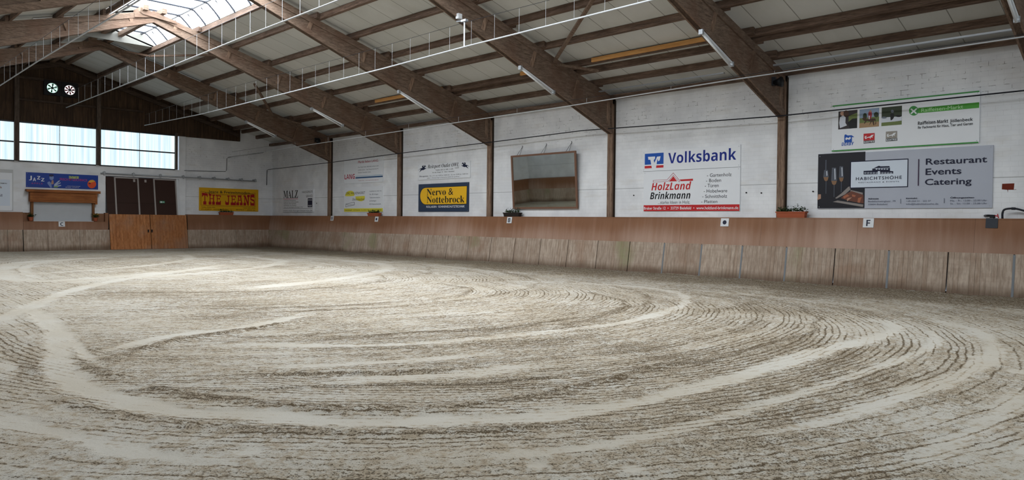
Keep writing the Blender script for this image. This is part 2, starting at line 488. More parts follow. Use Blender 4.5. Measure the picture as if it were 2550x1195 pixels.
    for k, (pts, hw, st) in enumerate(smooth_tracks):
        P = catmull(pts)
        hw = hw * 0.85
        w = hw * 2
        m = (x > P[:, 0].min() - w) & (x < P[:, 0].max() + w) & (y > P[:, 1].min() - w) & (y < P[:, 1].max() + w)
        dd, ss, Lt = polyline_field(x[m], y[m], P)
        fade = np.clip(np.minimum(ss, Lt - ss) / 0.8, 0, 1)
        e = hw * (0.85 + 0.7 * (vnoise(ss * 2.2, ss * 0 + 3.3 * k, 50 + k) - 0.5) + 0.5 * (vnoise(ss * 9, dd * 9 + 3.3 * k, 70 + k) - 0.5))
        a = st * fade * np.clip((e - np.abs(dd)) / (0.6 * hw) + 0.5, 0, 1)
        idx = np.nonzero(m)[0]
        sm = smooth[idx]
        smooth[idx] = np.maximum(sm, a)
    # thrown-up crumbly furrows
    furrow = np.zeros_like(x)
    for k, (pts, hw, st) in enumerate([
        ([(-18.0, -31.75), (-17.6, -31.45), (-16.75, -30.85), (-15.6, -30.6), (-14.6, -30.3)], 0.11, 1.0),
        ([(-17.3, -33.5), (-16.91, -33.9), (-16.58, -34.14), (-16.09, -34.55), (-15.51, -34.86), (-14.8, -35.1)], 0.075, 1.0),
        ([(-18.2, -33.2), (-17.95, -34.2), (-17.71, -34.67), (-17.59, -35.02), (-17.4, -35.35), (-17.05, -35.75), (-16.5, -36.14), (-15.8, -36.32), (-14.5, -36.4), (-12.8, -36.3)], 0.11, 0.9),
        ([(-18.3, -31.6), (-18.25, -32.6), (-18.1, -33.3)], 0.12, 0.8),
        ([(-18.95, -32.9), (-18.8, -34.0), (-18.4, -35.0), (-17.9, -35.8), (-17.0, -36.7), (-15.9, -37.3)], 0.10, 0.7),
        ([(-8.5, -33.9), (-7.6, -34.0), (-6.6, -33.9), (-5.8, -33.6)], 0.12, 0.5),
    ]):
        P = catmull(pts)
        m = (x > P[:, 0].min() - 1) & (x < P[:, 0].max() + 1) & (y > P[:, 1].min() - 1) & (y < P[:, 1].max() + 1)
        dd, ss, Lt = polyline_field(x[m], y[m], P)
        fade = np.clip(np.minimum(ss, Lt - ss) / 0.7, 0, 1)
        a = st * fade * np.exp(-(dd / hw) ** 2)
        idx = np.nonzero(m)[0]
        furrow[idx] = np.maximum(furrow[idx], a)
    # round scrapes near the camera
    for (px, py, rad) in [(-14.1, -40.0, .16), (-13.2, -40.2, .2), (-12.4, -40.1, .16), (-11.6, -40.3, .2), (-12.9, -39.9, .12), (-11.0, -39.9, .2), (-10.2, -40.2, .22), (-10.6, -39.3, .16), (-9.4, -39.6, .2), (-8.7, -39.2, .18), (-9.9, -38.7, .12), (-14.9, -40.15, .14), (-15.9, -39.55, .12), (-18.3, -36.1, .13), (-17.0, -37.7, .1), (-16.6, -38.2, .1)]:
        rr = np.hypot((x - px), (y - py) * 1.15)
        smooth = np.maximum(smooth, np.clip((rad - rr) / 0.05, 0, 1) * 0.95)
    # damp, churned rider's track along the long wall and beside the camera
    track = np.clip((x + 3.6 + 0.8 * (vnoise(x * 0.5, y * 0.5, 5) - 0.5)) / 1.6, 0, 1)
    trackb = np.clip((-39.6 - y + 0.8 * (vnoise(x * 0.6, y * 0.6, 6) - 0.5)) / 1.0, 0, 1) * np.clip((x + 9.0) / 2.0, 0, 1)
    churn = np.maximum(track, trackb)
    near = np.exp(-((np.hypot(x + 17.2, y + 38.3)) / 2.3) ** 2)
    damp = damp + 0.38 * churn + 0.14 * near + 0.35 * furrow - 0.28 * smooth * (1 - furrow)
    damp = damp - 0.10 * np.clip((y + 30) / 10, 0, 1) * (1 - track)
    # relief: shallow harrow ridges, clods, thrown-up furrows
    rg = np.random.RandomState(11)
    tab = rg.rand(4096)
    q = d / 0.17 + kid * 137.3
    i = np.floor(q).astype(int); f = q - i; f = f * f * (3 - 2 * f)
    ridge = tab[i & 4095] * (1 - f) + tab[(i + 1) & 4095] * f
    clod = vnoise(x * 14, y * 14, 12) * 0.6 + vnoise(x * 27, y * 27, 13) * 0.4
    fineness = np.clip((-16.0 - y) / 8.0, 0.2, 1)
    z = (0.012 * (ridge - 0.5) + 0.018 * (clod - 0.5) * (1 + churn)) * (1 - 0.9 * smooth) * fineness
    z = z - 0.006 * smooth + furrow * (0.010 + 0.035 * clod)
    z = z + 0.015 * (vnoise(x * 0.8, y * 0.8, 14) - 0.5)
    z = z + 0.05 * np.clip((x + 0.75) / 0.5, 0, 1) * vnoise(x * 2, y * 2, 15)
    co = np.stack([x, y, z], 1).astype(np.float32)
    me = bpy.data.meshes.new('floor')
    n = nx * ny
    me.vertices.add(n)
    me.vertices.foreach_set('co', co.ravel())
    j, i = np.meshgrid(np.arange(ny - 1), np.arange(nx - 1), indexing='ij')
    a = (j * nx + i).ravel()
    quad = np.stack([a, a + 1, a + 1 + nx, a + nx], 1).astype(np.int32)
    me.loops.add(quad.size)
    me.loops.foreach_set('vertex_index', quad.ravel())
    me.polygons.add(len(quad))
    me.polygons.foreach_set('loop_start', np.arange(0, quad.size, 4, dtype=np.int32))
    me.polygons.foreach_set('use_smooth', np.ones(len(quad), dtype=bool))
    me.update(calc_edges=True)
    for nm, v in (('damp', damp), ('smooth', smooth)):
        at = me.attributes.new(nm, 'FLOAT', 'POINT')
        at.data.foreach_set('value', v.astype(np.float32))
    at = me.attributes.new('track', 'FLOAT_VECTOR', 'POINT')
    at.data.foreach_set('vector', np.stack([s, d, kid * 7.3], 1).astype(np.float32).ravel())
    me.validate()
    # sand: dry pale dust, crumbs dark from damp and painted self-shade along the tine lines
    t = NT('arena_sand')
    A = lambda nm, out: t.n('Attribute', attribute_name=nm).outputs[out]
    tr = t.n('SeparateXYZ', {0: A('track', 'Vector')})
    S_, D_, K_ = tr.outputs[0], tr.outputs[1], tr.outputs[2]
    P = t.coord()
    mul = lambda a, b: t.math('MULTIPLY', a, b)
    add = lambda a, b: t.math('ADD', a, b)
    sub = lambda a, b: t.math('SUBTRACT', a, b)
    vec = lambda a, b, c: t.n('CombineXYZ', {0: a, 1: b, 2: c}).outputs[0]
    q = add(t.math('DIVIDE', add(D_, mul(t.noise(P, 1.3, 3), 0.16)), 0.094), K_)
    fr = mul(t.math('ABSOLUTE', sub(t.math('FRACT', q), 0.5)), 2.0)
    L0 = sub(1.0, t.ramp(fr, 0.02, 0.5))
    amp = t.ramp(t.n('TexWhiteNoise', {'W': t.math('FLOOR', q)}, noise_dimensions='1D').outputs[0], -0.2, 0.7)
    brk = t.ramp(t.noise(vec(mul(S_, 1.5), mul(q, 0.8), K_), 1.0, 2), 0.30, 0.52)
    L = mul(mul(L0, amp), brk)
    band = t.noise(vec(mul(S_, 0.3), mul(D_, 3.2), K_), 1.0, 2)
    sm = A('smooth', 'Fac')
    D = add(A('damp', 'Fac'), mul(sub(band, 0.5), 0.55))
    D = add(D, mul(sub(t.noise(P, 2.6, 3), 0.5), 0.5))
    c1 = t.noise(P, 62.0, 3, 0.7)
    c2 = t.noise(P, 19.0, 3, 0.65)
    c3 = t.noise(P, 6.0, 3, 0.6)
    base = add(mul(L, 0.135), sub(t.math('MINIMUM', mul(sub(D, 0.52), 0.24), 0.062), mul(sm, 0.08)))
    v = add(add(mul(c1, 0.72), mul(c2, 0.28)), base)
    v2 = add(add(mul(c2, 0.5), mul(c3, 0.5)), base)
    mask = t.ramp(v, 0.54, 0.635)
    brown = t.ramp(v2, 0.40, 0.58)
    low = t.noise(P, 0.6, 3)
    dry = t.mix(t.ramp(low, 0.35, 0.65), srgb('#beb6a8'), srgb('#c5c0b6'))
    dry = t.mix(mul(t.noise(P, 90.0, 2), 0.2), dry, srgb('#948a7b'))
    c = t.mix(mul(brown, 0.75), dry, srgb('#a08f76'))
    c = t.mix(mask, c, srgb('#64543f'))
    t.col(c); t.rough(0.9)
    t.b.inputs['Specular IOR Level'].default_value = 0.15
    h = add(mul(mask, 0.7), add(mul(c1, 0.35), mul(c2, 0.5)))
    h = mul(h, sub(1.0, mul(sm, 0.7)))
    t.bump(h, 0.03, 0.8)
    me.materials.append(t.m)
    ob = bpy.data.objects.new('floor', me)
    COL.objects.link(ob)
    struct(ob)
build_floor()

# ------------------------------------------------------------------ walls
struct(MB().box(XW, 0.75, YN - 0.3, 0.75, -0.05, 6.27).build('wall_right', BRICKY))
m = MB()
m.prism([(-5.02, -0.05), (XW + 0.3, -0.05), (XW + 0.3, 6.3), (-0.2, 6.45), (-5.02, 7.6)], 1, 0.45, 0.75)   # blockwork right of the window band
struct(m.build('wall_end', BRICKX))
m = MB()
m.box(XL, -8.87, 0.28, 0.75, -0.05, 4.30)                      # plastered lower wall, left of the door
m.box(-8.87, -5.20, 0.28, 0.75, 3.80, 4.30)
m.box(-5.20, -4.84, 0.28, 0.75, -0.05, 6.22)                   # pilaster
m.box(-8.87, -5.20, 0.62, 0.75, -0.05, 3.80)                   # back of the door recess
struct(m.build('wall_end_plaster', PLASTER))
m = MB()
zt = lambda x: 6.40 + 0.28 * (min(-x, x + 21.9) if True else 0)
m.prism([(XL, 6.16), (-1.75, 6.16), (-1.75, zt(-1.75)), (XR, zt(XR)), (XL, zt(XL))], 1, 0.26, 0.40)
struct(m.build('wall_gable', WGABLE))
struct(MB().box(XL - 0.3, XL, YN - 0.3, 0.75, -0.05, 6.3).build('wall_left', BRICKY))
m = MB()
m.prism([(XL, -0.05), (XW, -0.05), (XW, 6.3), (XR, 9.4), (XL, 6.3)], 1, YN - 0.3, YN)
struct(m.build('wall_near', BRICKX))

# gable timber: posts, rails and barge boards
def gable_member(name, label, cat, mb, mat):
    return tag(mb.build(name, mat), label, cat)
for x, lab in ((-12.75, 'dark gable post at the left of the two full window bays'), (-9.24, 'dark gable post between the two full window bays'), (-5.4, 'thin dark gable post at the right end of the window band'), (-16.26, 'dark gable post beyond the left edge of the picture')):
    w = 0.10 if x > -6 else 0.19
    gable_member('gable_post', lab, 'post', MB().box(x - w / 2, x + w / 2, 0.06, 0.26, 4.30, (6.3 if x > -6 else zt(x) - 0.12)), WDARKZ)
for (x0, x1, z, h, lab) in ((-12.65, -9.34, 8.30, 0.12, 'upper horizontal gable rail running just above the two fans'), (-12.65, -9.34, 7.25, 0.10, 'lower horizontal gable rail running below the two fans'), (-9.14, -7.1, 7.27, 0.09, 'short horizontal gable rail right of the middle gable post')):
    gable_member('gable_rail', lab, 'rail', MB().box(x0, x1, 0.16, 0.26, z - h / 2, z + h / 2), WDARKX)
gable_member('gable_stud', 'short dark upright between the two gable fans', 'post', MB().box(-10.95, -10.83, 0.15, 0.26, 7.30, 8.24), WDARKZ)
gable_member('barge_rafter', 'dark sloping rafter along the right edge of the boarded gable', 'rafter', MB().prism([(-10.95, 9.05), (-1.9, 6.40), (-1.9, 6.58), (-10.95, 9.30)], 1, 0.10, 0.255), WDARKX)
gable_member('barge_rafter', 'dark sloping rafter along the left edge of the boarded gable', 'rafter', MB().prism([(-10.95, 9.05), (-20.0, 6.40), (-20.0, 6.58), (-10.95, 9.30)], 1, 0.10, 0.255), WDARKX)

# gable windows: corrugated sheets with dark bars
WIN = [(-16.16, -12.85), (-12.65, -9.34), (-9.14, -5.45)]
for i, (x0, x1) in enumerate(WIN):
    root = bpy.data.objects.new('window_%d' % (i + 1), None)
    root.location = ((x0 + x1) / 2, 0.3, 4.3)
    COL.objects.link(root); struct(root)
    MB().box(x0 - 0.06, x1 + 0.06, 0.33, 0.36, 4.30, 6.20).build('pane', GABLEPANE, root)
    fr = MB()
    fr.box(x0, x1, 0.25, 0.32, 5.18, 5.245)
    fr.box(x0 - 0.02, x1 + 0.02, 0.22, 0.32, 4.28, 4.335)
    fr.box(x0 - 0.02, x1 + 0.02, 0.22, 0.32, 6.14, 6.20)
    fr.build('frame', DARKSTEEL, root)
    b = MB()
    for q in ((0.5,) if i else (0.6,)):
        xx = x0 + (x1 - x0) * (q + 0.02)
        b.box(xx - 0.012, xx + 0.012, 0.315, 0.328, 4.33, 6.15)
    b.build('glazing_bar', GALV, root)

# ------------------------------------------------------------------ roof sheets
ZS = lambda x: 6.36 + 0.28 * min(-x, x + 21.9)
m = MB()
def sheet(x0, x1, y0, y1):
    a, b = ZS(x0), ZS(x1)
    m.add([(x0, y0, a), (x1, y0, b), (x1, y1, b), (x0, y1, a), (x0, y0, a + .06), (x1, y0, b + .06), (x1, y1, b + .06), (x0, y1, a + .06)],
          [(0, 3, 2, 1), (4, 5, 6, 7), (0, 1, 5, 4), (1, 2, 6, 5), (2, 3, 7, 6), (3, 0, 4, 7)])
SKY0, SKY1 = -7.9, -36.2
CAP = plain('grey_cover_sheet', '#6f6f6a', 0.6)
sheet(-9.3, 0.75, YN - 0.3, 0.75)
sheet(XL - .3, -12.6, YN - 0.3, 0.75)
for y0, y1 in ((SKY0, 0.75), (YN - 0.3, SKY1)):
    sheet(XR, -9.3, y0, y1); sheet(-12.6, XR, y0, y1)
sheet(-12.6, XR, -11.8, SKY0)                          # unglazed left half of the first skylight bay
struct(m.build('ceiling', CEIL))

# ridge skylight: backlit sheets on curved bars
root = bpy.data.objects.new('window_4', None)
root.location = (XR, (SKY0 + SKY1) / 2, 9.0); COL.objects.link(root); struct(root)
prof = [(-9.24, 8.98), (-9.80, 9.52), (-12.10, 9.52), (-12.66, 8.98)]
p = MB()
YH = -11.8
p.add([(-9.24, SKY0, 8.98), (-9.80, SKY0, 9.52), (-9.80, SKY1, 9.52), (-9.24, SKY1, 8.98)], [(0, 1, 2, 3)])
p.add([(-9.80, SKY0, 9.52), (XR, SKY0, 9.52), (XR, SKY1, 9.52), (-9.80, SKY1, 9.52)], [(0, 1, 2, 3)])
p.add([(XR, YH, 9.52), (-12.10, YH, 9.52), (-12.10, SKY1, 9.52), (XR, SKY1, 9.52)], [(0, 1, 2, 3)])
p.add([(-12.10, YH, 9.52), (-12.66, YH, 8.98), (-12.66, SKY1, 8.98), (-12.10, SKY1, 9.52)], [(0, 1, 2, 3)])
struct(MB().box(XR - .03, XR, YH, SKY0, 9.3, 9.56).build('trim_3', CAP))
struct(MB().prism([(XR, 9.2), (XR, 9.56), (-12.10, 9.56), (-12.66, 8.98)], 1, YH, YH + .03).build('trim_4', CAP))
for yy in (SKY0, SKY1):
    m = MB().prism([(q[0], q[1]) for q in prof], 1, yy, yy + (.05 if yy == SKY0 else -.05))
    struct(m.build('trim_%d' % (1 if yy == SKY0 else 2), CAP))
p.build('pane', SKYPANE, root)
BARY = [SKY0 - 0.3 - 1.26 * i for i in range(23) if SKY0 - 0.3 - 1.26 * i > SKY1]
DARKBAR = plain('grey_glazing_bar', '#2c3038', 0.5)
for yy in BARY:
    MB().tube([(q[0], yy, q[1] - 0.06) for q in (((-9.24, 8.98), (-9.5, 9.28), (-9.72, 9.48), (-9.9, 9.53), (-12.0, 9.53), (-12.3, 9.36), (-12.62, 9.0)) if yy < YH else ((-9.24, 8.98), (-9.5, 9.28), (-9.72, 9.48), (-9.9, 9.53), (-10.9, 9.53)))], 0.036, 6).build('glazing_bar', DARKBAR, root)
for x, z in ((-9.83, 9.46), (-12.07, 9.46)):
    MB().box(x - .03, x + .03, SKY0 if x > XR else YH, SKY1, z - .03, z + .03).build('long_bar', DARKBAR, root)
for yy in BARY:
    b = MB()
    b.bar((-9.22, yy + 0.03, 8.95), (-9.16, yy - 0.32, 9.22), 0.05, 0.02)
    b.bar((-9.22, yy + 0.03, 8.95), (-9.36, yy + 0.06, 9.26), 0.04, 0.02)
    b.build('bracket', WHITE, root)
    MB().tube([(-9.2, yy - 0.4, 9.1), (-9.72, yy - 0.62, 9.42)], 0.025, 6).build('stay_rod', DARKBAR, root)
MB().bar((-12.28, YH, 8.98), (-12.28, SKY1, 8.98), 0.05, 0.09).build('gutter_bar', STEELBLUE, root)

# ------------------------------------------------------------------ portal frames
FY = [-6.25 - 6.298 * i for i in range(6)]           # frame centre lines
ZL = lambda x: 4.82 + 0.361 * (0.2 - x)              # soffit of the right half
ZU = lambda x: 6.12 + 0.28 * (-x)                    # top chord of the right half
FLAB = ['first brown timber portal frame, nearest the boarded gable', 'second timber portal frame from the gable, with gusset boards under the skylight',
        'third timber portal frame from the gable, left of the mirror', 'fourth timber portal frame from the gable, between mirror and blue bank sign',
        'fifth timber portal frame from the gable, left of the restaurant sign', 'sixth timber portal frame, cut off in the top right corner']
def half(p, right):
    return p if right else [(-21.9 - x, z) for x, z in p]
def make_frame(i):
    y0, y1 = FY[i] - 0.11, FY[i] + 0.11
    root = thing('portal_frame', FLAB[i], 'roof frame', (XR, FY[i], 0), 'timber portal frames')
    for right in (True, False):
        H = lambda p: half(p, right)
        xk, xr = 0.2, XR
        web = [(xk, ZL(xk)), (xr, ZL(xr)), (xr, 9.22), (xk, ZU(xk) - 0.02)]
        MB().prism(H(web), 1, y0 + 0.05, y1 - 0.05).build('rafter_web', WX, root)
        MB().prism(H([(xk, ZL(xk)), (xr, ZL(xr)), (xr, ZL(xr) + 0.17), (xk, ZL(xk) + 0.21)]), 1, y0, y1).build('lower_flange', WX, root, bevel=0.006)
        MB().prism(H([(0.45, ZU(0.45) + .05), (xr, ZU(xr) + .08), (xr, ZU(xr) - 0.12), (0.45, ZU(0.45) - 0.19)]), 1, y0, y1).build('upper_flange', WX, root, bevel=0.006)
        m = MB(); x0, x1 = (0.2, 0.45) if right else (-22.35, -22.1)
        m.box(x0, x1, y0, y1, 0, 6.05)
        m.build('post', WZ, root, bevel=0.006)
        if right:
            MB().box(0.29, 0.46, y0 - 0.03, y0 + 0.002, 1.86, 6.0).build('painted_shade_strip', DARKJOINT, root)  # dark strip put on the post's side to stand for a shaded gap
        for xb in (-0.05, -1.93, -4.0, -6.08, -8.18, -10.2):
            # stiffeners stand square on the soffit
            za = ZL(xb) + 0.15
            dx = -0.34
            L = (ZU(xb) - za - 0.12) / (0.94 - 0.28 * 0.34 * 0 + 0.1)
            if xb == -0.05:
                q = [(xb + .1, za), (xb - .03, za), (xb - .03, ZU(xb) - .14), (xb + .1, ZU(xb) - .15)]
            else:
                ux, uz = 0.34 * 0.85, 0.94 * 0.85
                h = (ZU(xb) - 0.13 - za) / uz * 0.92
                ux, uz = ux * h, uz * h
                q = [(xb - .07, za + .02), (xb + .05, za - .02), (xb + .05 + ux, za - .02 + uz), (xb - .07 + ux, za + .02 + uz)]
            MB().prism(H(q), 1, y0 + 0.012, y1 - 0.012).build('stiffener', WZ, root)
    g = MB()
    g.prism([(-11.62, 9.06), (-10.95, 9.20), (-10.95, 9.02), (-11.62, 8.90)], 1, y0 - 0.045, y0)
    g.prism([(-11.45, 9.26), (-11.35, 9.28), (-10.2, 9.03), (-10.15, 8.93), (-11.35, 9.05), (-11.45, 9.12)], 1, y0 - 0.09, y0 - 0.045)
    g.build('gusset_board', WX, root)
    return root
for i in range(6):
    make_frame(i)

# wall plate timbers along the head of the right wall
m = MB().box(0.05, 0.2, -44, 0.3, 6.02, 6.17)
tag(m.build('wall_plate', WY), 'long brown timber along the top of the right white wall', 'beam')
tag(MB().box(-0.62, -0.50, -44, -30.9, 6.19, 6.235).build('cable_tray', GALV), 'thin pale tray under the eaves above the restaurant sign', 'cable tray')
tag(MB().box(-0.62, -0.52, -30.0, -25.2, 6.19, 6.225).build('cable_tray', GALV), 'thin pale tray under the eaves above the blue bank sign', 'cable tray')

# purlins, one per bay and row
ROWS = [(-0.72, 'lowest'), (-1.70, 'second'), (-2.10, 'third'), (-3.55, 'fourth'), (-5.0, 'fifth'), (-6.45, 'sixth'), (-7.9, 'seventh'), (-9.3, 'topmost')]
BAYS = [(0.26, FY[0])] + [(FY[i], FY[i + 1]) for i in range(5)]
BLAB = ['between gable and first frame', 'between first and second frame', 'between second and third frame', 'between third and fourth frame', 'between fourth and fifth frame', 'between fifth and sixth frame']
def purlin(x, ya, yb, shift, lab, right=True, w=0.09, h=0.178, mat=WY, grp='roof purlins'):
    xx = x if right else -21.9 - x
    z = ZU(x) + 0.052
    s = 0.28 * w / 2 * (1 if right else -1)
    x0, x1 = xx + shift - w / 2, xx + shift + w / 2
    y0, y1 = yb - 0.30, min(ya + 0.30, 0.26)
    dz = -0.28 * shift * (1 if right else -1)
    zl, zr = z + s + dz, z - s + dz
    m = MB().prism([(x0, zl), (x1, zr), (x1, zr + h), (x0, zl + h)], 1, y1, y0)
    return tag(m.build('roof_purlin', mat), lab, 'purlin', grp)
for b, (ya, yb) in enumerate(BAYS):
    for k, (x, nm) in enumerate(ROWS):
        purlin(x, ya, yb, 0.055 if (b + k) % 2 else -0.055, '%s brown purlin up the right roof slope, %s' % (nm, BLAB[b]))
    if b < 4:
        for k, (x, nm) in enumerate(ROWS[4:]):
            purlin(x, ya, yb, 0.055 if (b + k) % 2 else -0.055, '%s brown purlin up the left roof slope, %s' % (nm, BLAB[b]), right=False)
for ya, yb, lab in ((FY[1] - 1.6, FY[2] + 0.1, 'orange new timber strip beside a purlin, between second and third frame'), (FY[3] - 1.1, FY[4] + 0.1, 'long orange new timber strip beside a purlin, between fourth and fifth frame'), (FY[2] - 4.2, FY[3] + .1, 'short orange new timber strip beside a purlin, between third and fourth frame')):
    x = -2.24
    tag(MB().box(x - .03, x + .03, yb, ya, ZU(x) + 0.06, ZU(x) + 0.19).build('timber_strip', WORANGE), lab, 'timber strip', 'orange timber strips')
for x, lab in ((-11.3, 'left one of two ridge beams whose cut ends stand above the second frame'), (-10.66, 'right one of two ridge beams whose cut ends stand above the second frame')):
    tag(MB().box(x - .085, x + .085, FY[1] - .36, 0.26, 9.19, 9.36).build('ridge_beam', WX), lab, 'ridge beam', 'ridge beams')

# wind braces in the roof plane
def brace(p, q, lab):
    (x0, y0), (x1, y1) = p, q
    z0, z1 = 6.02 + 0.28 * -x0, 6.02 + 0.28 * -x1
    tag(MB().bar((x0, y0, z0), (x1, y1, z1), 0.10, 0.07).build('wind_brace', WX), lab, 'brace', 'diagonal roof braces')
brace((-6.2, -29.9), (-2.95, -25.25), 'long diagonal brace under the roof between fourth and fifth frame')
brace((-2.86, -25.1), (-1.95, -26.3), 'short diagonal brace meeting an orange strip near the fourth frame')
brace((-5.8, -10.0), (-3.1, -6.4), 'diagonal brace under the roof between first and second frame, lower right slope')
brace((-2.83, -6.4), (-1.85, -6.95), 'short diagonal brace low on the slope at the first frame')
brace((-10.2, -6.7), (-9.35, -7.6), 'short diagonal brace near the ridge beside the skylight end')
brace((-9.35, -7.7), (-7.9, -12.3), 'diagonal brace high on the right slope below the skylight')
FOIL = plain('bright_sheet_edge', '#e4e6e8', 0.35)
def flap(p, lab):
    vs = [(x, y, 6.335 + 0.28 * min(-x, x + 21.9)) for x, y in p]
    m = MB().add(vs + [(a, b, c + .012) for a, b, c in vs], [(0, 1, 2, 3), (7, 6, 5, 4), (0, 4, 5, 1), (1, 5, 6, 2), (2, 6, 7, 3), (3, 7, 4, 0)])
    tag(m.build('roof_flashing', FOIL), lab, 'flashing', 'bright flashings at the first frame')
flap([(-8.95, -5.95), (-8.1, -5.95), (-8.0, -5.70), (-8.85, -5.72)], 'bright sheet strip beside the first frame, upper of the pair on the right slope')
flap([(-7.5, -5.95), (-6.55, -5.95), (-6.5, -5.62), (-7.35, -5.68)], 'bright sheet strip beside the first frame, lower of the pair on the right slope')
flap([(-10.45, -5.98), (-9.75, -5.98), (-9.75, -5.75), (-10.4, -5.78)], 'bright sheet strip beside the first frame just right of the ridge')
flap([(-14.6, -12.0), (-13.2, -12.0), (-13.2, -11.6), (-14.6, -11.7)], 'bright sheet strip beside the second frame on the left slope')
flap([(-14.9, -6.0), (-13.9, -6.0), (-13.9, -5.6), (-14.9, -5.7)], 'bright sheet strip beside the first frame on the left slope')

# fluorescent lights under the frames
TUBE = plain('unlit_tube_white', '#e6e9ec', 0.3)
for i in range(6):
    y = FY[i] - 0.06
    xa, xb = -4.46, -2.92
    root = thing('fluorescent_light', 'unlit white tube light under the %s timber frame from the gable' % ORD[i], 'ceiling light', (xa, y, ZL(xa)), 'tube lights under the frames')
    off = -0.045
    MB().bar((xa, y, ZL(xa) + off), (xb, y, ZL(xb) + off), 0.075, 0.05).build('housing', WHITE, root)
    MB().tube([(xa + .04, y, ZL(xa) + off - .055), (xb - .04, y, ZL(xb) + off - .085)], 0.028, 8).build('tube', TUBE, root, smooth=True)
    for xx in (xa, xb):
        MB().box(xx - .04, xx + .04, y - .055, y + .055, ZL(xx) - .13, ZL(xx) - .01).build('end_cap', GALV, root)
for x, y, z, lab in ((-0.54, FY[4] - .24, 5.72, 'dark round loudspeaker on the knee of the fifth frame'), (-0.65, FY[0] - .24, 5.82, 'dark round loudspeaker on the knee of the first frame')):
    root = thing('loudspeaker', lab, 'loudspeaker', (x, y, z), 'loudspeakers on frame knees')
    MB().tube([(x, y + .13, z), (x, y + .02, z), (x, y - .10, z)], [0.07, 0.10, 0.15], 16).build('horn', BLACK, root, smooth=True)
    MB().box(x - .05, x + .05, y + .08, y + .2, z - .08, z + .16).build('mount', DARKSTEEL, root)

# ------------------------------------------------------------------ watering pipes on wires
def sag(y0, y1, z0, z1, s, n):
    return [(y0 + (y1 - y0) * k / n, z0 + (z1 - z0) * k / n - 4 * s * (k / n) * (1 - k / n)) for k in range(n + 1)]
def pipe(name_label, x, y0, y1, zp, zw, step, first, r=0.022, wr=0.0055, grp='overhead watering pipes'):
    zpf = lambda y: np.interp(-y, [-p[0] for p in zp], [p[1] for p in zp])
    zwf = lambda y: np.interp(-y, [-p[0] for p in zw], [p[1] for p in zw])
    root = thing('watering_pipe', name_label, 'pipe', (x, (y0 + y1) / 2, zpf((y0 + y1) / 2)), grp)
    ys = np.linspace(y0, y1, 60)
    MB().tube([(x, y, zpf(y)) for y in ys], r, 8).build('pipe', ROPE, root, smooth=True)
    MB().tube([(x, y, zwf(y)) for y in np.linspace(y0 - .1, y1, 40)], 0.006, 5).build('support_wire', DARKSTEEL, root)
    me = None
    y = first
    while y > y1 + 0.1:
        a, b = zpf(y), zwf(y)
        o = MB().tube([(x, y, a), (x, y, b)], wr, 5).build('hanger_wire', ROPE, root)
        y -= step
    return root
pipe('straight pale watering pipe hanging under the ridge, left of the middle one', XR + .11, -0.5, -40.0, [(-0.5, 6.98), (-12, 7.04), (-20, 7.12), (-40, 7.16)], [(-.4, 7.62), (-2.5, 7.69), (-12, 7.77), (-21, 7.8), (-40, 7.8)], 0.98, -2.6)
pipe('sagging pale watering pipe in the middle of the right roof slope', -7.25, -0.5, -40.0, [(-0.5, 6.48), (-7.8, 6.36), (-15, 6.39), (-22, 6.44), (-26, 6.50), (-40, 6.55)], [(-.4, 7.02), (-10, 7.2), (-20, 7.13), (-26.3, 7.17), (-40, 7.0)], 0.92, -1.2, wr=0.004)
pipe('pale watering pipe crossing the top left corner under the left roof slope', -14.65, -0.5, -40.0, [(-0.5, 6.65), (-13, 6.80), (-20, 6.8), (-40, 6.9)], [(-.4, 7.35), (-12, 7.45), (-20, 7.5), (-40, 7.5)], 0.98, -1.8)
pipe('long thin pale watering pipe below the frame knees along the right wall', -2.3, 0.2, -40.0, [(0, 5.22), (-7.65, 5.32), (-13.5, 5.38), (-19, 5.44), (-25.2, 5.49), (-31.35, 5.60), (-37.8, 5.64), (-40, 5.65)], [(0, 5.5), (-19, 5.66), (-40, 5.69)], 3.15, -0.9, r=0.017)
root = thing('pipe_bracket', 'pale upright rod with valve holding the middle watering pipe at the fourth frame', 'bracket', (-7.25, -25.4, 7.2))
MB().tube([(-7.25, -25.75, 6.50), (-7.25, -25.75, 7.22)], 0.022, 8).build('rod', WHITE, root)
MB().bar((-7.25, -25.75, 7.22), (-7.0, -25.14, 7.36), 0.05, 0.04).build('arm', GALV, root)
MB().box(-7.12, -6.98, -25.34, -25.22, 7.40, 7.54).build('valve_box', WHITE, root)
MB().box(-7.3, -7.2, -25.85, -25.65, 7.19, 7.25).build('clamp', GALV, root)

# black cable strung along the long wall
cab = [(-.03, 0.40, 3.69), (-.02, 0.38, 4.60), (-.05, 0.1, 4.62), (-.05, -6.72, 4.69), (-.05, -12.9, 4.82), (-.05, -19.65, 4.92), (-.05, -24.07, 5.0), (-.05, -28.3, 4.90), (-.05, -31.43, 4.83), (-.05, -35.3, 4.85), (-.05, -40, 4.88)]
tag(MB().tube(cab, 0.019, 6).build('wall_cable', HOSE), 'thin black cable strung the whole length of the right wall', 'cable')
c2 = [(-5.45, 0.40, 4.27), (-4.77, 0.26, 4.29), (-4.70, 0.41, 4.29), (-2.55, 0.41, 4.37), (-2.49, 0.41, 4.45), (-2.47, 0.41, 5.12), (-2.38, 0.41, 5.2), (-0.3, 0.41, 5.62), (-.25, 0.1, 5.7)]
tag(MB().tube(c2, 0.014, 6).build('wall_cable', HOSE), 'black cable stepping up the end wall right of the windows', 'cable')

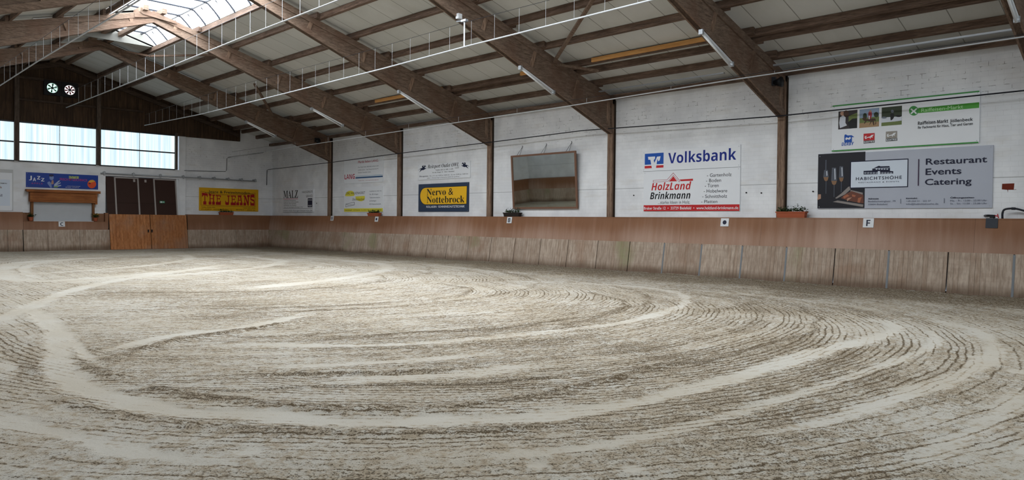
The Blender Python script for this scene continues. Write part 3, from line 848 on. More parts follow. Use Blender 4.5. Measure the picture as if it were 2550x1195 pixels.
# ------------------------------------------------------------------ kickboards
LEAN = lambda z: -0.14 * (1.86 - z) / 0.84 if z > 1.02 else -0.16 - 0.17 * (1.02 - z) / 1.02
def kick_side(P, root, a, b, hi, joints, matb, matg, back=0.27):
    along_wall = matg is GREYY
    """P(along, out, z) -> world; out is negative towards the arena."""
    def slab(name, z0, z1, o0, o1, t, u0, u1, mat):
        m = MB()
        vs = [P(u, o, z) for u in (u0, u1) for o, z in ((o0, z0), (o1, z1), (o1 + t, z1), (o0 + t, z0))]
        m.add(vs, [(0, 1, 2, 3), (7, 6, 5, 4), (0, 4, 5, 1), (1, 5, 6, 2), (2, 6, 7, 3), (3, 7, 4, 0)])
        return m.build(name, mat, root)
    slab('top_board', 1.015, hi, LEAN(1.03), LEAN(hi), 0.03, a, b, matb)
    for u0, u1 in zip(joints[:-1], joints[1:]):
        g = (0.014 if along_wall else 0.007) * (1 if u1 > u0 else -1)
        slab('plank_panel', -0.03, 1.02, LEAN(-0.03), LEAN(1.01), 0.04, u0 + g, u1 - g, matg)
    if True:
        m = MB()
        vs = [P(u, o, z) for u in (a, b) for o, z in ((LEAN(hi) - .012, hi), (back, hi), (back, hi - .03), (LEAN(hi) - .012, hi - .03))]
        m.add(vs, [(0, 1, 2, 3), (7, 6, 5, 4), (0, 4, 5, 1), (1, 5, 6, 2), (2, 6, 7, 3), (3, 7, 4, 0)])
        m.build('ledge', matb, root)
PR = lambda u, o, z: (o, u, z)
PE = lambda u, o, z: (u, o, z)
PL = lambda u, o, z: (-21.9 - o, u, z)
root = thing('kickboard', 'long leaning kickboard below the right wall, brown above grey planks', 'kickboard', (0, -20, 0))
kick_side(PR, root, 0.0, -44.0, 1.86, [0.0, -0.56] + [-1.60 - 1.3745 * k for k in range(31)], BROWNY, GREYY, 0.19)
for ya, yb in zip([0.3] + [y - .12 for y in FY], [y + .12 for y in FY] + [-44.0]):
    MB().box(0.19, 0.358, ya, yb, 1.83, 1.86).build('ledge', BROWNY, root)
for k in range(31):
    y = -1.60 - 1.3745 * k
    if k in (19, 20, 21, 22, 24, 26):
        m = MB()
        vs = [(LEAN(z) - .006 + o, yy, z) for yy in (y - .03, y + .02) for z, o in ((0.0, 0), (1.0, 0), (1.0, .02), (0.0, .02))]
        m.add(vs, [(0, 1, 2, 3), (7, 6, 5, 4), (0, 4, 5, 1), (1, 5, 6, 2), (2, 6, 7, 3), (3, 7, 4, 0)])
        m.build('joint_strip', STEELBLUE, root)
root = thing('kickboard', 'kickboard on the end wall between wooden gate and far right corner', 'kickboard', (-2.4, 0, 0))
kick_side(PE, root, -4.86, 0.0, 1.86, [-4.9, -3.55, -2.2, -0.95, -0.06], BROWNX, GREYX, 0.44)
root = thing('kickboard', 'kickboard on the end wall below the kiosk, left of the wooden gate', 'kickboard', (-10.7, 0, 0))
kick_side(PE, root, -12.52, -8.86, 1.43, [-12.55, -11.55, -10.17, -8.81], BROWNX, GREYX)
MB().box(-12.52, -12.08, 0.16, 0.2, 1.42, 1.84).build('recessed_board', BROWNX, root)
MB().box(-9.5, -8.86, 0.16, 0.2, 1.42, 1.84).build('recessed_board', BROWNX, root)
MB().box(-8.98, -8.83, -0.06, 0.2, 1.02, 1.88).build('end_post', BROWNX, root)
root = thing('kickboard', 'kickboard on the end wall at the far left, left of the kiosk', 'kickboard', (-17, 0, 0))
kick_side(PE, root, -21.9, -12.53, 1.86, [-21.9, -20.5, -19.1, -17.7, -16.3, -14.9, -13.6, -13.17, -12.57], BROWNX, GREYX)
root = thing('kickboard', 'kickboard along the left wall, seen only in the wall mirror', 'kickboard', (-21.9, -20, 0))
kick_side(PL, root, 0.0, -36.0, 1.86, [-1.4 * k for k in range(26)], BROWNY, GREYY)

# ------------------------------------------------------------------ wooden gate
root = thing('arena_gate', 'leaning orange-brown wooden double gate below the dark sliding door', 'gate', (-6.85, -0.1, 0))
LG = lambda z: -0.03 - 0.33 * (1.82 - z) / 1.82
for u0, u1, s in ((-8.80, -6.835, 1), (-6.805, -4.93, -1)):
    m = MB()
    e0 = 0.0 if s > 0 else 0.0
    vs = [(u, LG(z) + o, z) for u in (u0, u1) for z, o in ((0.01, -.02), (1.82, -.02), (1.82, .03), (0.01, .03))]
    m.add(vs, [(0, 1, 2, 3), (7, 6, 5, 4), (0, 4, 5, 1), (1, 5, 6, 2), (2, 6, 7, 3), (3, 7, 4, 0)])
    leaf = m.build('gate_leaf', WGATE, root)
    hx = -6.95 if s > 0 else -6.77
    MB().box(hx - .03, hx + .03, LG(.96) - .06, LG(.96) - .015, .88, 1.03).build('handle', BLACK, leaf)

MB().add([(u, LG(z) + .10, z) for u, z in ((-8.88, .01), (-4.82, .01), (-4.82, 1.8), (-8.88, 1.8))], [(0, 1, 2, 3)]).build('backing', DARKJOINT, root)  # dark sheet added behind the leaves so the gaps look shaded

# sliding door above the gate
root = bpy.data.objects.new('door_1', None); root.location = (-7.0, 0.3, 1.8); COL.objects.link(root); struct(root)
LD = lambda z: 0.03 + (z - 1.82) * 0.17
def door_slab(name, x0, x1, z0, z1, t0, t1, mat, parent=root):
    m = MB()
    vs = [(u, LD(z) + o, z) for u in (x0, x1) for z, o in ((z0, t0), (z1, t0), (z1, t1), (z0, t1))]
    m.add(vs, [(0, 1, 2, 3), (7, 6, 5, 4), (0, 4, 5, 1), (1, 5, 6, 2), (2, 6, 7, 3), (3, 7, 4, 0)])
    return m.build(name, mat, parent)
for x0, x1 in ((-8.84, -8.42), (-8.42, -7.3), (-7.3, -6.49), (-6.49, -5.38)):
    door_slab('door_panel', x0, x1, 1.5, 3.76, 0.03, 0.08, DOORBROWN)
for xx in (-8.42, -7.30, -6.49):
    door_slab('upright', xx - .035, xx + .035, 1.5, 3.76, -.02, .03, DOORFRAME)
door_slab('upright', -5.40, -5.34, 1.5, 3.76, -.02, .03, DOORFRAME)
door_slab('top_rail', -8.42, -7.27, 3.70, 3.77, -.02, .03, DOORFRAME)
door_slab('top_rail', -6.49, -5.34, 3.70, 3.77, -.02, .03, DOORFRAME)
door_slab('cross_joint', -8.84, -5.38, 2.405, 2.42, .015, .03, DARKJOINT)
for xx in (-7.48, -6.92):
    door_slab('latch_plate', xx - .05, xx + .05, 3.54, 3.68, -.015, .03, DOORFRAME)
door_slab('jamb', -5.33, -5.20, 1.0, 3.80, .0, .25, WHITE)
root = thing('exit_sign', 'small green emergency exit sign on the right half of the dark door', 'sign', (-6.12, LD(2.5), 2.5))
door_slab('plate', -6.25, -5.99, 2.45, 2.57, 0.0, .03, plain('sign_green', '#3f8f6a', 0.5), root)
door_slab('pictogram', -6.22, -6.13, 2.47, 2.55, -.004, 0.0, WHITE, root)
door_slab('pictogram', -6.11, -6.02, 2.495, 2.525, -.004, 0.0, WHITE, root)

# sliding rail with brackets
root = thing('sliding_rail', 'grey sliding door rail with brackets above door and yellow jeans sign', 'rail', (-5, 0.2, 3.9))
MB().tube([(-9.12, 0.2, 3.90), (-4.3, 0.22, 3.91), (-0.75, 0.25, 3.88)], 0.035, 8).build('rail', GALV, root, smooth=True)
for xx in (-8.95, -7.55, -6.2, -5.0, -4.09, -3.27, -2.46, -1.67, -0.85):
    m = MB().box(xx - .06, xx + .06, 0.16, 0.30 if xx < -4.6 else 0.45, 3.90, 3.99)
    m.box(xx - .03, xx + .03, 0.15, 0.2, 3.83, 4.02)
    m.build('bracket', GALV, root)

# ------------------------------------------------------------------ kiosk
root = thing('kiosk_hatch', 'wooden kiosk hatch with canopy and closed white roller shutter', 'kiosk', (-10.8, 0.2, 1.43))
m = MB()
m.prism([(-0.10, 2.84), (0.28, 2.90), (0.28, 2.97), (-0.10, 2.97)], 0, -12.39, -9.2)
m.build('canopy_board', WPLY, root, bevel=0.01)
m = MB().box(-12.2, -9.37, -0.02, 0.04, 2.36, 2.84)
m.box(-12.24, -12.14, -0.04, 0.28, 2.37, 2.84); m.box(-9.43, -9.33, -0.04, 0.28, 2.30, 2.84)
m.build('canopy_front', WKIOSK, root)
for xx in (-12.13, -9.48):
    MB().box(xx - .05, xx + .05, 0.06, 0.28, 1.44, 2.84).build('side_post', WKIOSKZ, root)
m = MB()
n = 26
for k in range(n):
    z = 1.45 + k * 0.90 / n
    m.box(-12.05, -9.53, 0.20, 0.24, z + .008, z + 0.90 / n)
    m.box(-12.05, -9.53, 0.225, 0.24, z, z + .008)
m.build('roller_shutter', SHUTTER, root)
MB().box(-12.1, -9.5, -0.03, 0.25, 1.425, 1.45).build('counter_ledge', WHITE, root)

# ------------------------------------------------------------------ planters and flower pots
def leaves(mb, c, size, n, leaf=0.06, mi=1):
    for _ in range(n):
        p = Vector((c[0] + RND.gauss(0, .45) * size[0], c[1] + RND.gauss(0, .45) * size[1], c[2] + abs(RND.gauss(0, .5)) * size[2]))
        a = RND.uniform(0, 6.28); t = RND.uniform(-.2, .9)
        d = Vector((math.cos(a) * math.cos(t), math.sin(a) * math.cos(t), math.sin(t))) * leaf * RND.uniform(.7, 1.4)
        s = d.cross(Vector((0, 0, 1))).normalized() * leaf * 0.45
        up = Vector((0, 0, leaf * .18))
        mb.add([p, p + d * .5 + s + up, p + d, p + d * .5 - s + up, p + d * .5 - up * .4], [(0, 4, 1), (4, 2, 1), (0, 3, 4), (4, 3, 2)], mi if RND.random() < .75 else 0)
def planter(lab, c, along, L, mat, h=0.15, group='flower troughs on the kickboard ledge'):
    root = thing('planter_trough', lab, 'planter', c, group)
    m = MB()
    def box(l0, w0, z0, l1, w1, z1):
        vs = []
        for l, w, z in ((l0, w0, z0), (l1, w1, z1)):
            for i, j in ((-1, -1), (1, -1), (1, 1), (-1, 1)):
                u, o = i * l / 2, j * w / 2
                vs.append((c[0] + (o if along else u), c[1] + (u if along else o), c[2] + z))
        m.add(vs, [(0, 3, 2, 1), (4, 5, 6, 7), (0, 1, 5, 4), (1, 2, 6, 5), (2, 3, 7, 6), (3, 0, 4, 7)])
    box(L * .94, .15, 0, L, .19, h)
    box(L + .03, .215, h - .025, L + .03, .215, h + .008)
    m.build('trough', mat, root)
    f = MB()
    for k in range(5):
        u = (k - 2) * L / 5.2
        cc = (c[0] + (0 if along else u), c[1] + (u if along else 0), c[2] + h)
        hh = RND.uniform(.7, 1.2)
        leaves(f, cc, (.07 if along else .10, .10 if along else .07, .14 * hh), 34, .065)
        f.tube([cc, (cc[0], cc[1], cc[2] + .1 * hh)], .006, 5)
    f.build('foliage', [LEAF2, LEAF], root)
    s = MB().box(c[0] - (.08 if along else L * .47), c[0] + (.08 if along else L * .47), c[1] - (L * .47 if along else .08), c[1] + (L * .47 if along else .08), c[2] + h - .02, c[2] + h + .012)
    s.build('soil', SOIL, root)
    return root
planter('terracotta trough of green plants below the yellow jeans sign', (-2.62, 0.12, 1.86), False, .80, TERRA)
planter('terracotta trough of low green plants below the pale sign with yellow footer', (0.15, -10.63, 1.86), True, .95, TERRA)
planter('dark trough of bushy green plants above the letter B', (0.15, -20.33, 1.86), True, .88, plain('dark_trough', '#2b2320', 0.7))
planter('large terracotta trough of green plants left of the restaurant sign', (0.12, -31.84, 1.86), True, .86, TERRA, .17)
def pot(lab, c, yellow):
    root = thing('flower_pot', lab, 'flower pot', c, 'flower pots at the kiosk')
    m = MB().tube([c, (c[0], c[1], c[2] + .15), (c[0], c[1], c[2] + .152), (c[0], c[1], c[2] + .18)], [.075, .105, .12, .12], 16)
    m.build('pot', TERRA, root, smooth=False)
    f = MB(); leaves(f, (c[0], c[1], c[2] + .18), (.17, .15, .16), 130, .06)
    f.build('foliage', [LEAF2, LEAF], root)
    if yellow:
        g = MB(); leaves(g, (c[0] + .02, c[1], c[2] + .30), (.17, .15, .08), yellow, .04)
        g.build('blossoms', [YFLOWER, YFLOWER], root)
pot('terracotta pot of dark green leaves left of the roller shutter', (-12.2, 0.04, 1.45), 8)
pot('terracotta pot with yellow blossoms right of the roller shutter', (-9.40, 0.04, 1.45), 45)
SIGNS = [
{'name': 'bank_sign', 'label': 'white wall sign with dark blue wordmark and blue and red square emblem', 'cat': 'sign', 'ax': 0, 'val': 0.335, 'c': (-28.285, 3.779), 'W': 3.624, 'H': 0.685, 'base': 'white', 'th': 0.012, 'el': [('emblem', 'P', [(-1.727, -0.12), (-0.971, -0.12), (-0.971, 0.258), (-1.727, 0.258)], 'blue'), ('emblem', 'P', [(-1.729, -0.245), (-0.971, -0.245), (-0.971, -0.16), (-1.729, -0.16)], 'red'), ('emblem', 'P', [(-1.597, 0.148), (-1.311, 0.146), (-1.31, 0.078), (-1.364, 0.021), (-1.332, -0.071), (-1.274, 0.046), (-1.233, 0.134), (-1.088, 0.142), (-1.128, -0.001), (-1.196, -0.024), (-1.197, 0.052), (-1.222, 0.03), (-1.269, -0.263), (-1.431, -0.256), (-1.5, 0.048), (-1.579, 0.048)], 'white'), ('lettering', 'T', 'Volksbank', (-0.788, -0.118, 1.676, 0.349), 'b', 'navy')]},
{'name': 'timber_shop_sign', 'label': 'white wall sign with red roof-shaped logo over red and black italic words and red footer', 'cat': 'sign', 'ax': 0, 'val': 0.335, 'c': (-28.313, 2.746), 'W': 3.574, 'H': 1.351, 'base': 'white', 'th': 0.012, 'el': [('footer_band', 'P', [(-1.777, -0.676), (1.782, -0.676), (1.782, -0.474), (-1.777, -0.474)], 'red'), ('logo', 'P', [(-1.409, 0.375), (-0.848, 0.38), (-0.612, 0.603), (-0.338, 0.311), (-0.382, 0.273), (-0.611, 0.505), (-0.801, 0.316), (-1.408, 0.304)], 'redline'), ('logo', 'P', [(-1.392, 0.362), (-0.839, 0.368), (-0.612, 0.582), (-0.358, 0.31), (-0.382, 0.291), (-0.611, 0.525), (-0.811, 0.328), (-1.391, 0.316)], 'white'), ('logo', 'P', [(-0.778, 0.311), (-0.61, 0.482), (-0.461, 0.311)], 'red'), ('logo', 'P', [(-0.368, 0.364), (0.135, 0.375), (0.136, 0.309), (-0.315, 0.308)], 'red'), ('lettering', 'T', 'HolzLand', (-1.47, 0.028, 0.075, 0.249), 'bi', 'red'), ('lettering', 'T', 'Brinkmann', (-1.518, -0.272, 0.047, 0.231), 'bi', 'ink'), ('lettering', 'T', '...starke Ideen in Holz.', (-1.195, -0.435, 0.039, 0.104), 'r', 'ink'), ('lettering', 'T', '- Gartenholz', (0.643, 0.411, 1.498, 0.109), 'r', 'ink'), ('lettering', 'T', '- Boden', (0.612, 0.244, 1.143, 0.108), 'r', 'ink'), ('lettering', 'T', '- Türen', (0.572, 0.08, 1.058, 0.112), 'r', 'ink'), ('lettering', 'T', '- Hobelware', (0.535, -0.09, 1.36, 0.105), 'r', 'ink'), ('lettering', 'T', '- Schnittholz', (0.484, -0.26, 1.359, 0.102), 'r', 'ink'), ('lettering', 'T', '- Platten', (0.449, -0.425, 1.025, 0.099), 'r', 'ink'), ('lettering', 'T', 'Braker Straße 12  •  33729 Bielefeld  •  www.holzland-brinkmann.de', (-1.757, -0.624, 1.743, 0.093), 'm', 'white')]},
{'name': 'farm_market_sign', 'label': 'long white wall sign with green edge stripes and three square horse photos', 'cat': 'sign', 'ax': 0, 'val': 0.335, 'c': (-34.674, 4.386), 'W': 3.594, 'H': 1.284, 'base': 'white', 'th': 0.012, 'el': [('stripe', 'P', [(-1.796, 0.608), (1.783, 0.608), (1.783, 0.646), (-1.796, 0.646)], 'green'), ('stripe', 'P', [(-1.797, -0.653), (1.782, -0.653), (1.782, -0.617), (-1.797, -0.617)], 'green'), ('photo#1', 'P', [(-1.627, -0.042), (-1.116, -0.042), (-1.116, 0.463), (-1.627, 0.463)], 'photodark'), ('photo#1', 'P', [(-1.35, 0.304), (-1.115, 0.386), (-1.116, 0.223), (-1.348, 0.155)], 'photogreen'), ('photo#1', 'P', [(-1.583, 0.296), (-1.496, 0.348), (-1.43, 0.282), (-1.434, 0.132), (-1.389, 0.054), (-1.578, -0.006), (-1.603, 0.147)], 'photowhite'), ('photo#1', 'P', [(-1.461, 0.389), (-1.463, 0.405), (-1.469, 0.42), (-1.478, 0.434), (-1.491, 0.444), (-1.505, 0.452), (-1.52, 0.455), (-1.535, 0.455), (-1.549, 0.45), (-1.561, 0.442), (-1.571, 0.43), (-1.576, 0.416), (-1.578, 0.401), (-1.576, 0.385), (-1.569, 0.37), (-1.56, 0.357), (-1.548, 0.346), (-1.533, 0.338), (-1.518, 0.335), (-1.503, 0.336), (-1.489, 0.34), (-1.477, 0.349), (-1.468, 0.36), (-1.462, 0.374)], 'photoskin'), ('photo#1', 'P', [(-1.344, 0.378), (-1.347, 0.402), (-1.355, 0.424), (-1.367, 0.444), (-1.382, 0.459), (-1.399, 0.47), (-1.418, 0.475), (-1.437, 0.474), (-1.455, 0.467), (-1.469, 0.454), (-1.481, 0.436), (-1.488, 0.415), (-1.49, 0.392), (-1.487, 0.369), (-1.479, 0.346), (-1.467, 0.326), (-1.452, 0.311), (-1.434, 0.3), (-1.415, 0.295), (-1.396, 0.297), (-1.379, 0.304), (-1.364, 0.317), (-1.353, 0.334), (-1.346, 0.355)], 'photobrown'), ('photo#1', 'P', [(-1.376, 0.127), (-1.248, 0.228), (-1.116, 0.23), (-1.115, -0.036), (-1.315, -0.042)], 'photoblack'), ('photo#2', 'P', [(-1.059, -0.046), (-0.55, -0.046), (-0.55, 0.46), (-1.059, 0.46)], 'photosky'), ('photo#2', 'P', [(-1.056, 0.217), (-0.55, 0.229), (-0.549, 0.084), (-1.057, 0.07)], 'photogreen'), ('photo#2', 'P', [(-1.057, 0.084), (-0.549, 0.091), (-0.549, -0.044), (-1.062, -0.048)], 'photosand'), ('photo#2', 'P', [(-0.861, 0.258), (-0.864, 0.281), (-0.869, 0.303), (-0.878, 0.322), (-0.889, 0.337), (-0.902, 0.347), (-0.916, 0.352), (-0.93, 0.35), (-0.943, 0.342), (-0.954, 0.329), (-0.962, 0.312), (-0.967, 0.291), (-0.968, 0.268), (-0.966, 0.245), (-0.96, 0.223), (-0.951, 0.204), (-0.94, 0.189), (-0.927, 0.179), (-0.913, 0.175), (-0.899, 0.177), (-0.887, 0.184), (-0.876, 0.197), (-0.868, 0.215), (-0.863, 0.235)], 'photodgreen'), ('photo#2', 'P', [(-0.561, 0.273), (-0.564, 0.293), (-0.57, 0.311), (-0.58, 0.327), (-0.593, 0.339), (-0.608, 0.348), (-0.625, 0.352), (-0.641, 0.351), (-0.655, 0.346), (-0.668, 0.335), (-0.678, 0.321), (-0.684, 0.304), (-0.685, 0.285), (-0.683, 0.266), (-0.676, 0.248), (-0.666, 0.232), (-0.653, 0.219), (-0.638, 0.21), (-0.622, 0.207), (-0.606, 0.208), (-0.591, 0.213), (-0.579, 0.224), (-0.569, 0.238), (-0.563, 0.255)], 'photodgreen'), ('photo#2', 'P', [(-0.948, 0.149), (-0.991, 0.211), (-0.935, 0.243), (-0.864, 0.178), (-0.725, 0.187), (-0.642, 0.179), (-0.619, 0.046), (-0.653, -0.009), (-0.634, 0.106), (-0.683, 0.125), (-0.667, 0.007), (-0.691, -0.006), (-0.724, 0.114), (-0.805, -0.004), (-0.765, 0.103), (-0.863, 0.134), (-0.918, 0.058), (-0.939, 0.067), (-0.905, 0.13)], 'photobrown'), ('photo#2', 'P', [(-0.83, 0.197), (-0.825, 0.357), (-0.785, 0.419), (-0.742, 0.364), (-0.734, 0.275), (-0.76, 0.175)], 'photored'), ('photo#2', 'P', [(-0.749, 0.386), (-0.75, 0.394), (-0.753, 0.401), (-0.758, 0.408), (-0.764, 0.413), (-0.771, 0.417), (-0.778, 0.419), (-0.785, 0.418), (-0.792, 0.416), (-0.797, 0.412), (-0.802, 0.406), (-0.804, 0.399), (-0.805, 0.392), (-0.804, 0.384), (-0.801, 0.377), (-0.797, 0.37), (-0.791, 0.365), (-0.784, 0.362), (-0.777, 0.36), (-0.77, 0.36), (-0.763, 0.362), (-0.757, 0.367), (-0.753, 0.372), (-0.75, 0.379)], 'photoskin'), ('photo#2', 'P', [(-0.815, 0.181), (-0.817, 0.269), (-0.782, 0.265), (-0.794, 0.164)], 'photowhite'), ('photo#3', 'P', [(-0.486, -0.043), (0.018, -0.043), (0.018, 0.456), (-0.486, 0.456)], 'photodgreen'), ('photo#3', 'P', [(-0.485, 0.187), (0.017, 0.176), (0.016, 0.062), (-0.486, 0.035)], 'photowhite'), ('photo#3', 'P', [(-0.487, 0.049), (0.016, 0.055), (0.018, -0.041), (-0.488, -0.045)], 'photogreen'), ('photo#3', 'P', [(-0.261, 0.115), (-0.27, 0.26), (-0.217, 0.284), (-0.17, 0.25), (-0.175, 0.165), (-0.201, 0.117), (-0.254, 0.086)], 'photoblack'), ('photo#3', 'P', [(-0.18, 0.323), (-0.182, 0.334), (-0.186, 0.345), (-0.192, 0.354), (-0.2, 0.362), (-0.209, 0.367), (-0.218, 0.37), (-0.228, 0.369), (-0.237, 0.366), (-0.245, 0.36), (-0.25, 0.351), (-0.254, 0.341), (-0.255, 0.33), (-0.254, 0.319), (-0.25, 0.308), (-0.244, 0.299), (-0.236, 0.291), (-0.227, 0.286), (-0.217, 0.284), (-0.207, 0.284), (-0.198, 0.288), (-0.191, 0.294), (-0.185, 0.302), (-0.181, 0.312)], 'photogrey'), ('photo#3', 'P', [(-0.356, 0.175), (-0.358, 0.181), (-0.365, 0.188), (-0.376, 0.195), (-0.39, 0.2), (-0.406, 0.204), (-0.424, 0.207), (-0.442, 0.208), (-0.458, 0.207), (-0.472, 0.204), (-0.483, 0.199), (-0.489, 0.194), (-0.492, 0.187), (-0.489, 0.18), (-0.482, 0.173), (-0.471, 0.167), (-0.457, 0.161), (-0.441, 0.157), (-0.423, 0.155), (-0.406, 0.154), (-0.389, 0.155), (-0.375, 0.158), (-0.365, 0.162), (-0.358, 0.168)], 'photogrey'), ('photo#3', 'P', [(0.01, 0.183), (0.007, 0.191), (0.0, 0.198), (-0.012, 0.205), (-0.027, 0.211), (-0.044, 0.216), (-0.063, 0.219), (-0.082, 0.22), (-0.099, 0.218), (-0.114, 0.215), (-0.126, 0.21), (-0.133, 0.204), (-0.135, 0.197), (-0.133, 0.189), (-0.125, 0.182), (-0.114, 0.175), (-0.099, 0.169), (-0.081, 0.164), (-0.062, 0.162), (-0.043, 0.161), (-0.026, 0.162), (-0.011, 0.165), (0.001, 0.17), (0.008, 0.176)], 'photoblack'), ('feed_logo#1', 'P', [(-1.454, -0.226), (-1.252, -0.229), (-1.248, -0.42), (-1.451, -0.418)], 'blue'), ('feed_logo#1', 'P', [(-1.455, -0.211), (-1.421, -0.191), (-1.341, -0.242), (-1.254, -0.233), (-1.189, -0.283), (-1.225, -0.288), (-1.283, -0.261), (-1.413, -0.266)], 'blue'), ('feed_logo#1', 'P', [(-1.427, -0.31), (-1.398, -0.275), (-1.34, -0.302), (-1.297, -0.267), (-1.275, -0.314), (-1.324, -0.355), (-1.361, -0.33), (-1.411, -0.356)], 'white'), ('feed_logo#1', 'T', 'DERBY', (-1.526, -0.506, -1.192, 0.09), 'bi', 'blue'), ('feed_logo#680', 'P', [(-0.94, -0.404), (-0.655, -0.404), (-0.655, -0.213), (-0.94, -0.213)], 'red'), ('feed_logo#680', 'P', [(-0.938, -0.48), (-0.653, -0.48), (-0.653, -0.408), (-0.938, -0.408)], 'ink'), ('feed_logo#680', 'P', [(-0.911, -0.333), (-0.905, -0.282), (-0.856, -0.278), (-0.863, -0.3), (-0.891, -0.305), (-0.881, -0.325), (-0.772, -0.299), (-0.731, -0.258), (-0.704, -0.265), (-0.683, -0.24), (-0.689, -0.291), (-0.717, -0.303), (-0.702, -0.341), (-0.723, -0.332), (-0.744, -0.32), (-0.771, -0.372), (-0.779, -0.328), (-0.848, -0.337), (-0.883, -0.364)], 'white'), ('feed_logo#680', 'T', 'KANTRIE', (-0.926, -0.468, -0.663, 0.049), 'b', 'white'), ('feed_logo#1093', 'P', [(-0.37, -0.39), (-0.088, -0.39), (-0.088, -0.202), (-0.37, -0.202)], 'taupe'), ('feed_logo#1093', 'P', [(-0.368, -0.464), (-0.084, -0.464), (-0.084, -0.394), (-0.368, -0.394)], 'ink'), ('feed_logo#1093', 'P', [(-0.343, -0.32), (-0.337, -0.27), (-0.29, -0.266), (-0.297, -0.287), (-0.324, -0.292), (-0.314, -0.312), (-0.21, -0.287), (-0.17, -0.247), (-0.144, -0.253), (-0.124, -0.229), (-0.13, -0.278), (-0.156, -0.291), (-0.142, -0.327), (-0.162, -0.319), (-0.183, -0.307), (-0.208, -0.358), (-0.216, -0.315), (-0.283, -0.324), (-0.316, -0.35)], 'white'), ('feed_logo#1093', 'T', 'KANTRIE', (-0.357, -0.452, -0.095, 0.048), 'b', 'white'), ('emblem', 'P', [(0.412, 0.218), (1.782, 0.218), (1.782, 0.356), (0.412, 0.356)], 'green2'), ('emblem', 'P', [(0.416, 0.281), (0.412, 0.314), (0.4, 0.346), (0.382, 0.374), (0.358, 0.396), (0.331, 0.412), (0.301, 0.419), (0.272, 0.418), (0.245, 0.408), (0.222, 0.39), (0.204, 0.366), (0.193, 0.336), (0.19, 0.303), (0.194, 0.27), (0.206, 0.238), (0.225, 0.21), (0.249, 0.188), (0.276, 0.172), (0.306, 0.165), (0.335, 0.167), (0.362, 0.177), (0.385, 0.195), (0.402, 0.219), (0.413, 0.249)], 'green'), ('emblem', 'P', [(0.222, 0.333), (0.253, 0.358), (0.303, 0.303), (0.363, 0.356), (0.389, 0.33), (0.332, 0.279), (0.384, 0.218), (0.355, 0.197), (0.307, 0.257), (0.25, 0.207), (0.226, 0.233), (0.277, 0.285)], 'white'), ('lettering', 'T', 'Raiffeisen-Markt', (0.486, 0.241, 1.436, 0.091), 'r', 'mint'), ('lettering', 'T', 'Raiffeisen-Markt', (0.411, -0.088, 1.107, 0.085), 'b', 'ink'), ('lettering', 'T', 'Jöllenbeck', (1.147, -0.088, 1.656, 0.081), 'm', 'ink'), ('lettering', 'T', 'Ihr Fachmarkt für Haus, Tier und Garten', (0.413, -0.19, 1.656, 0.067), 'm', 'ink')]},
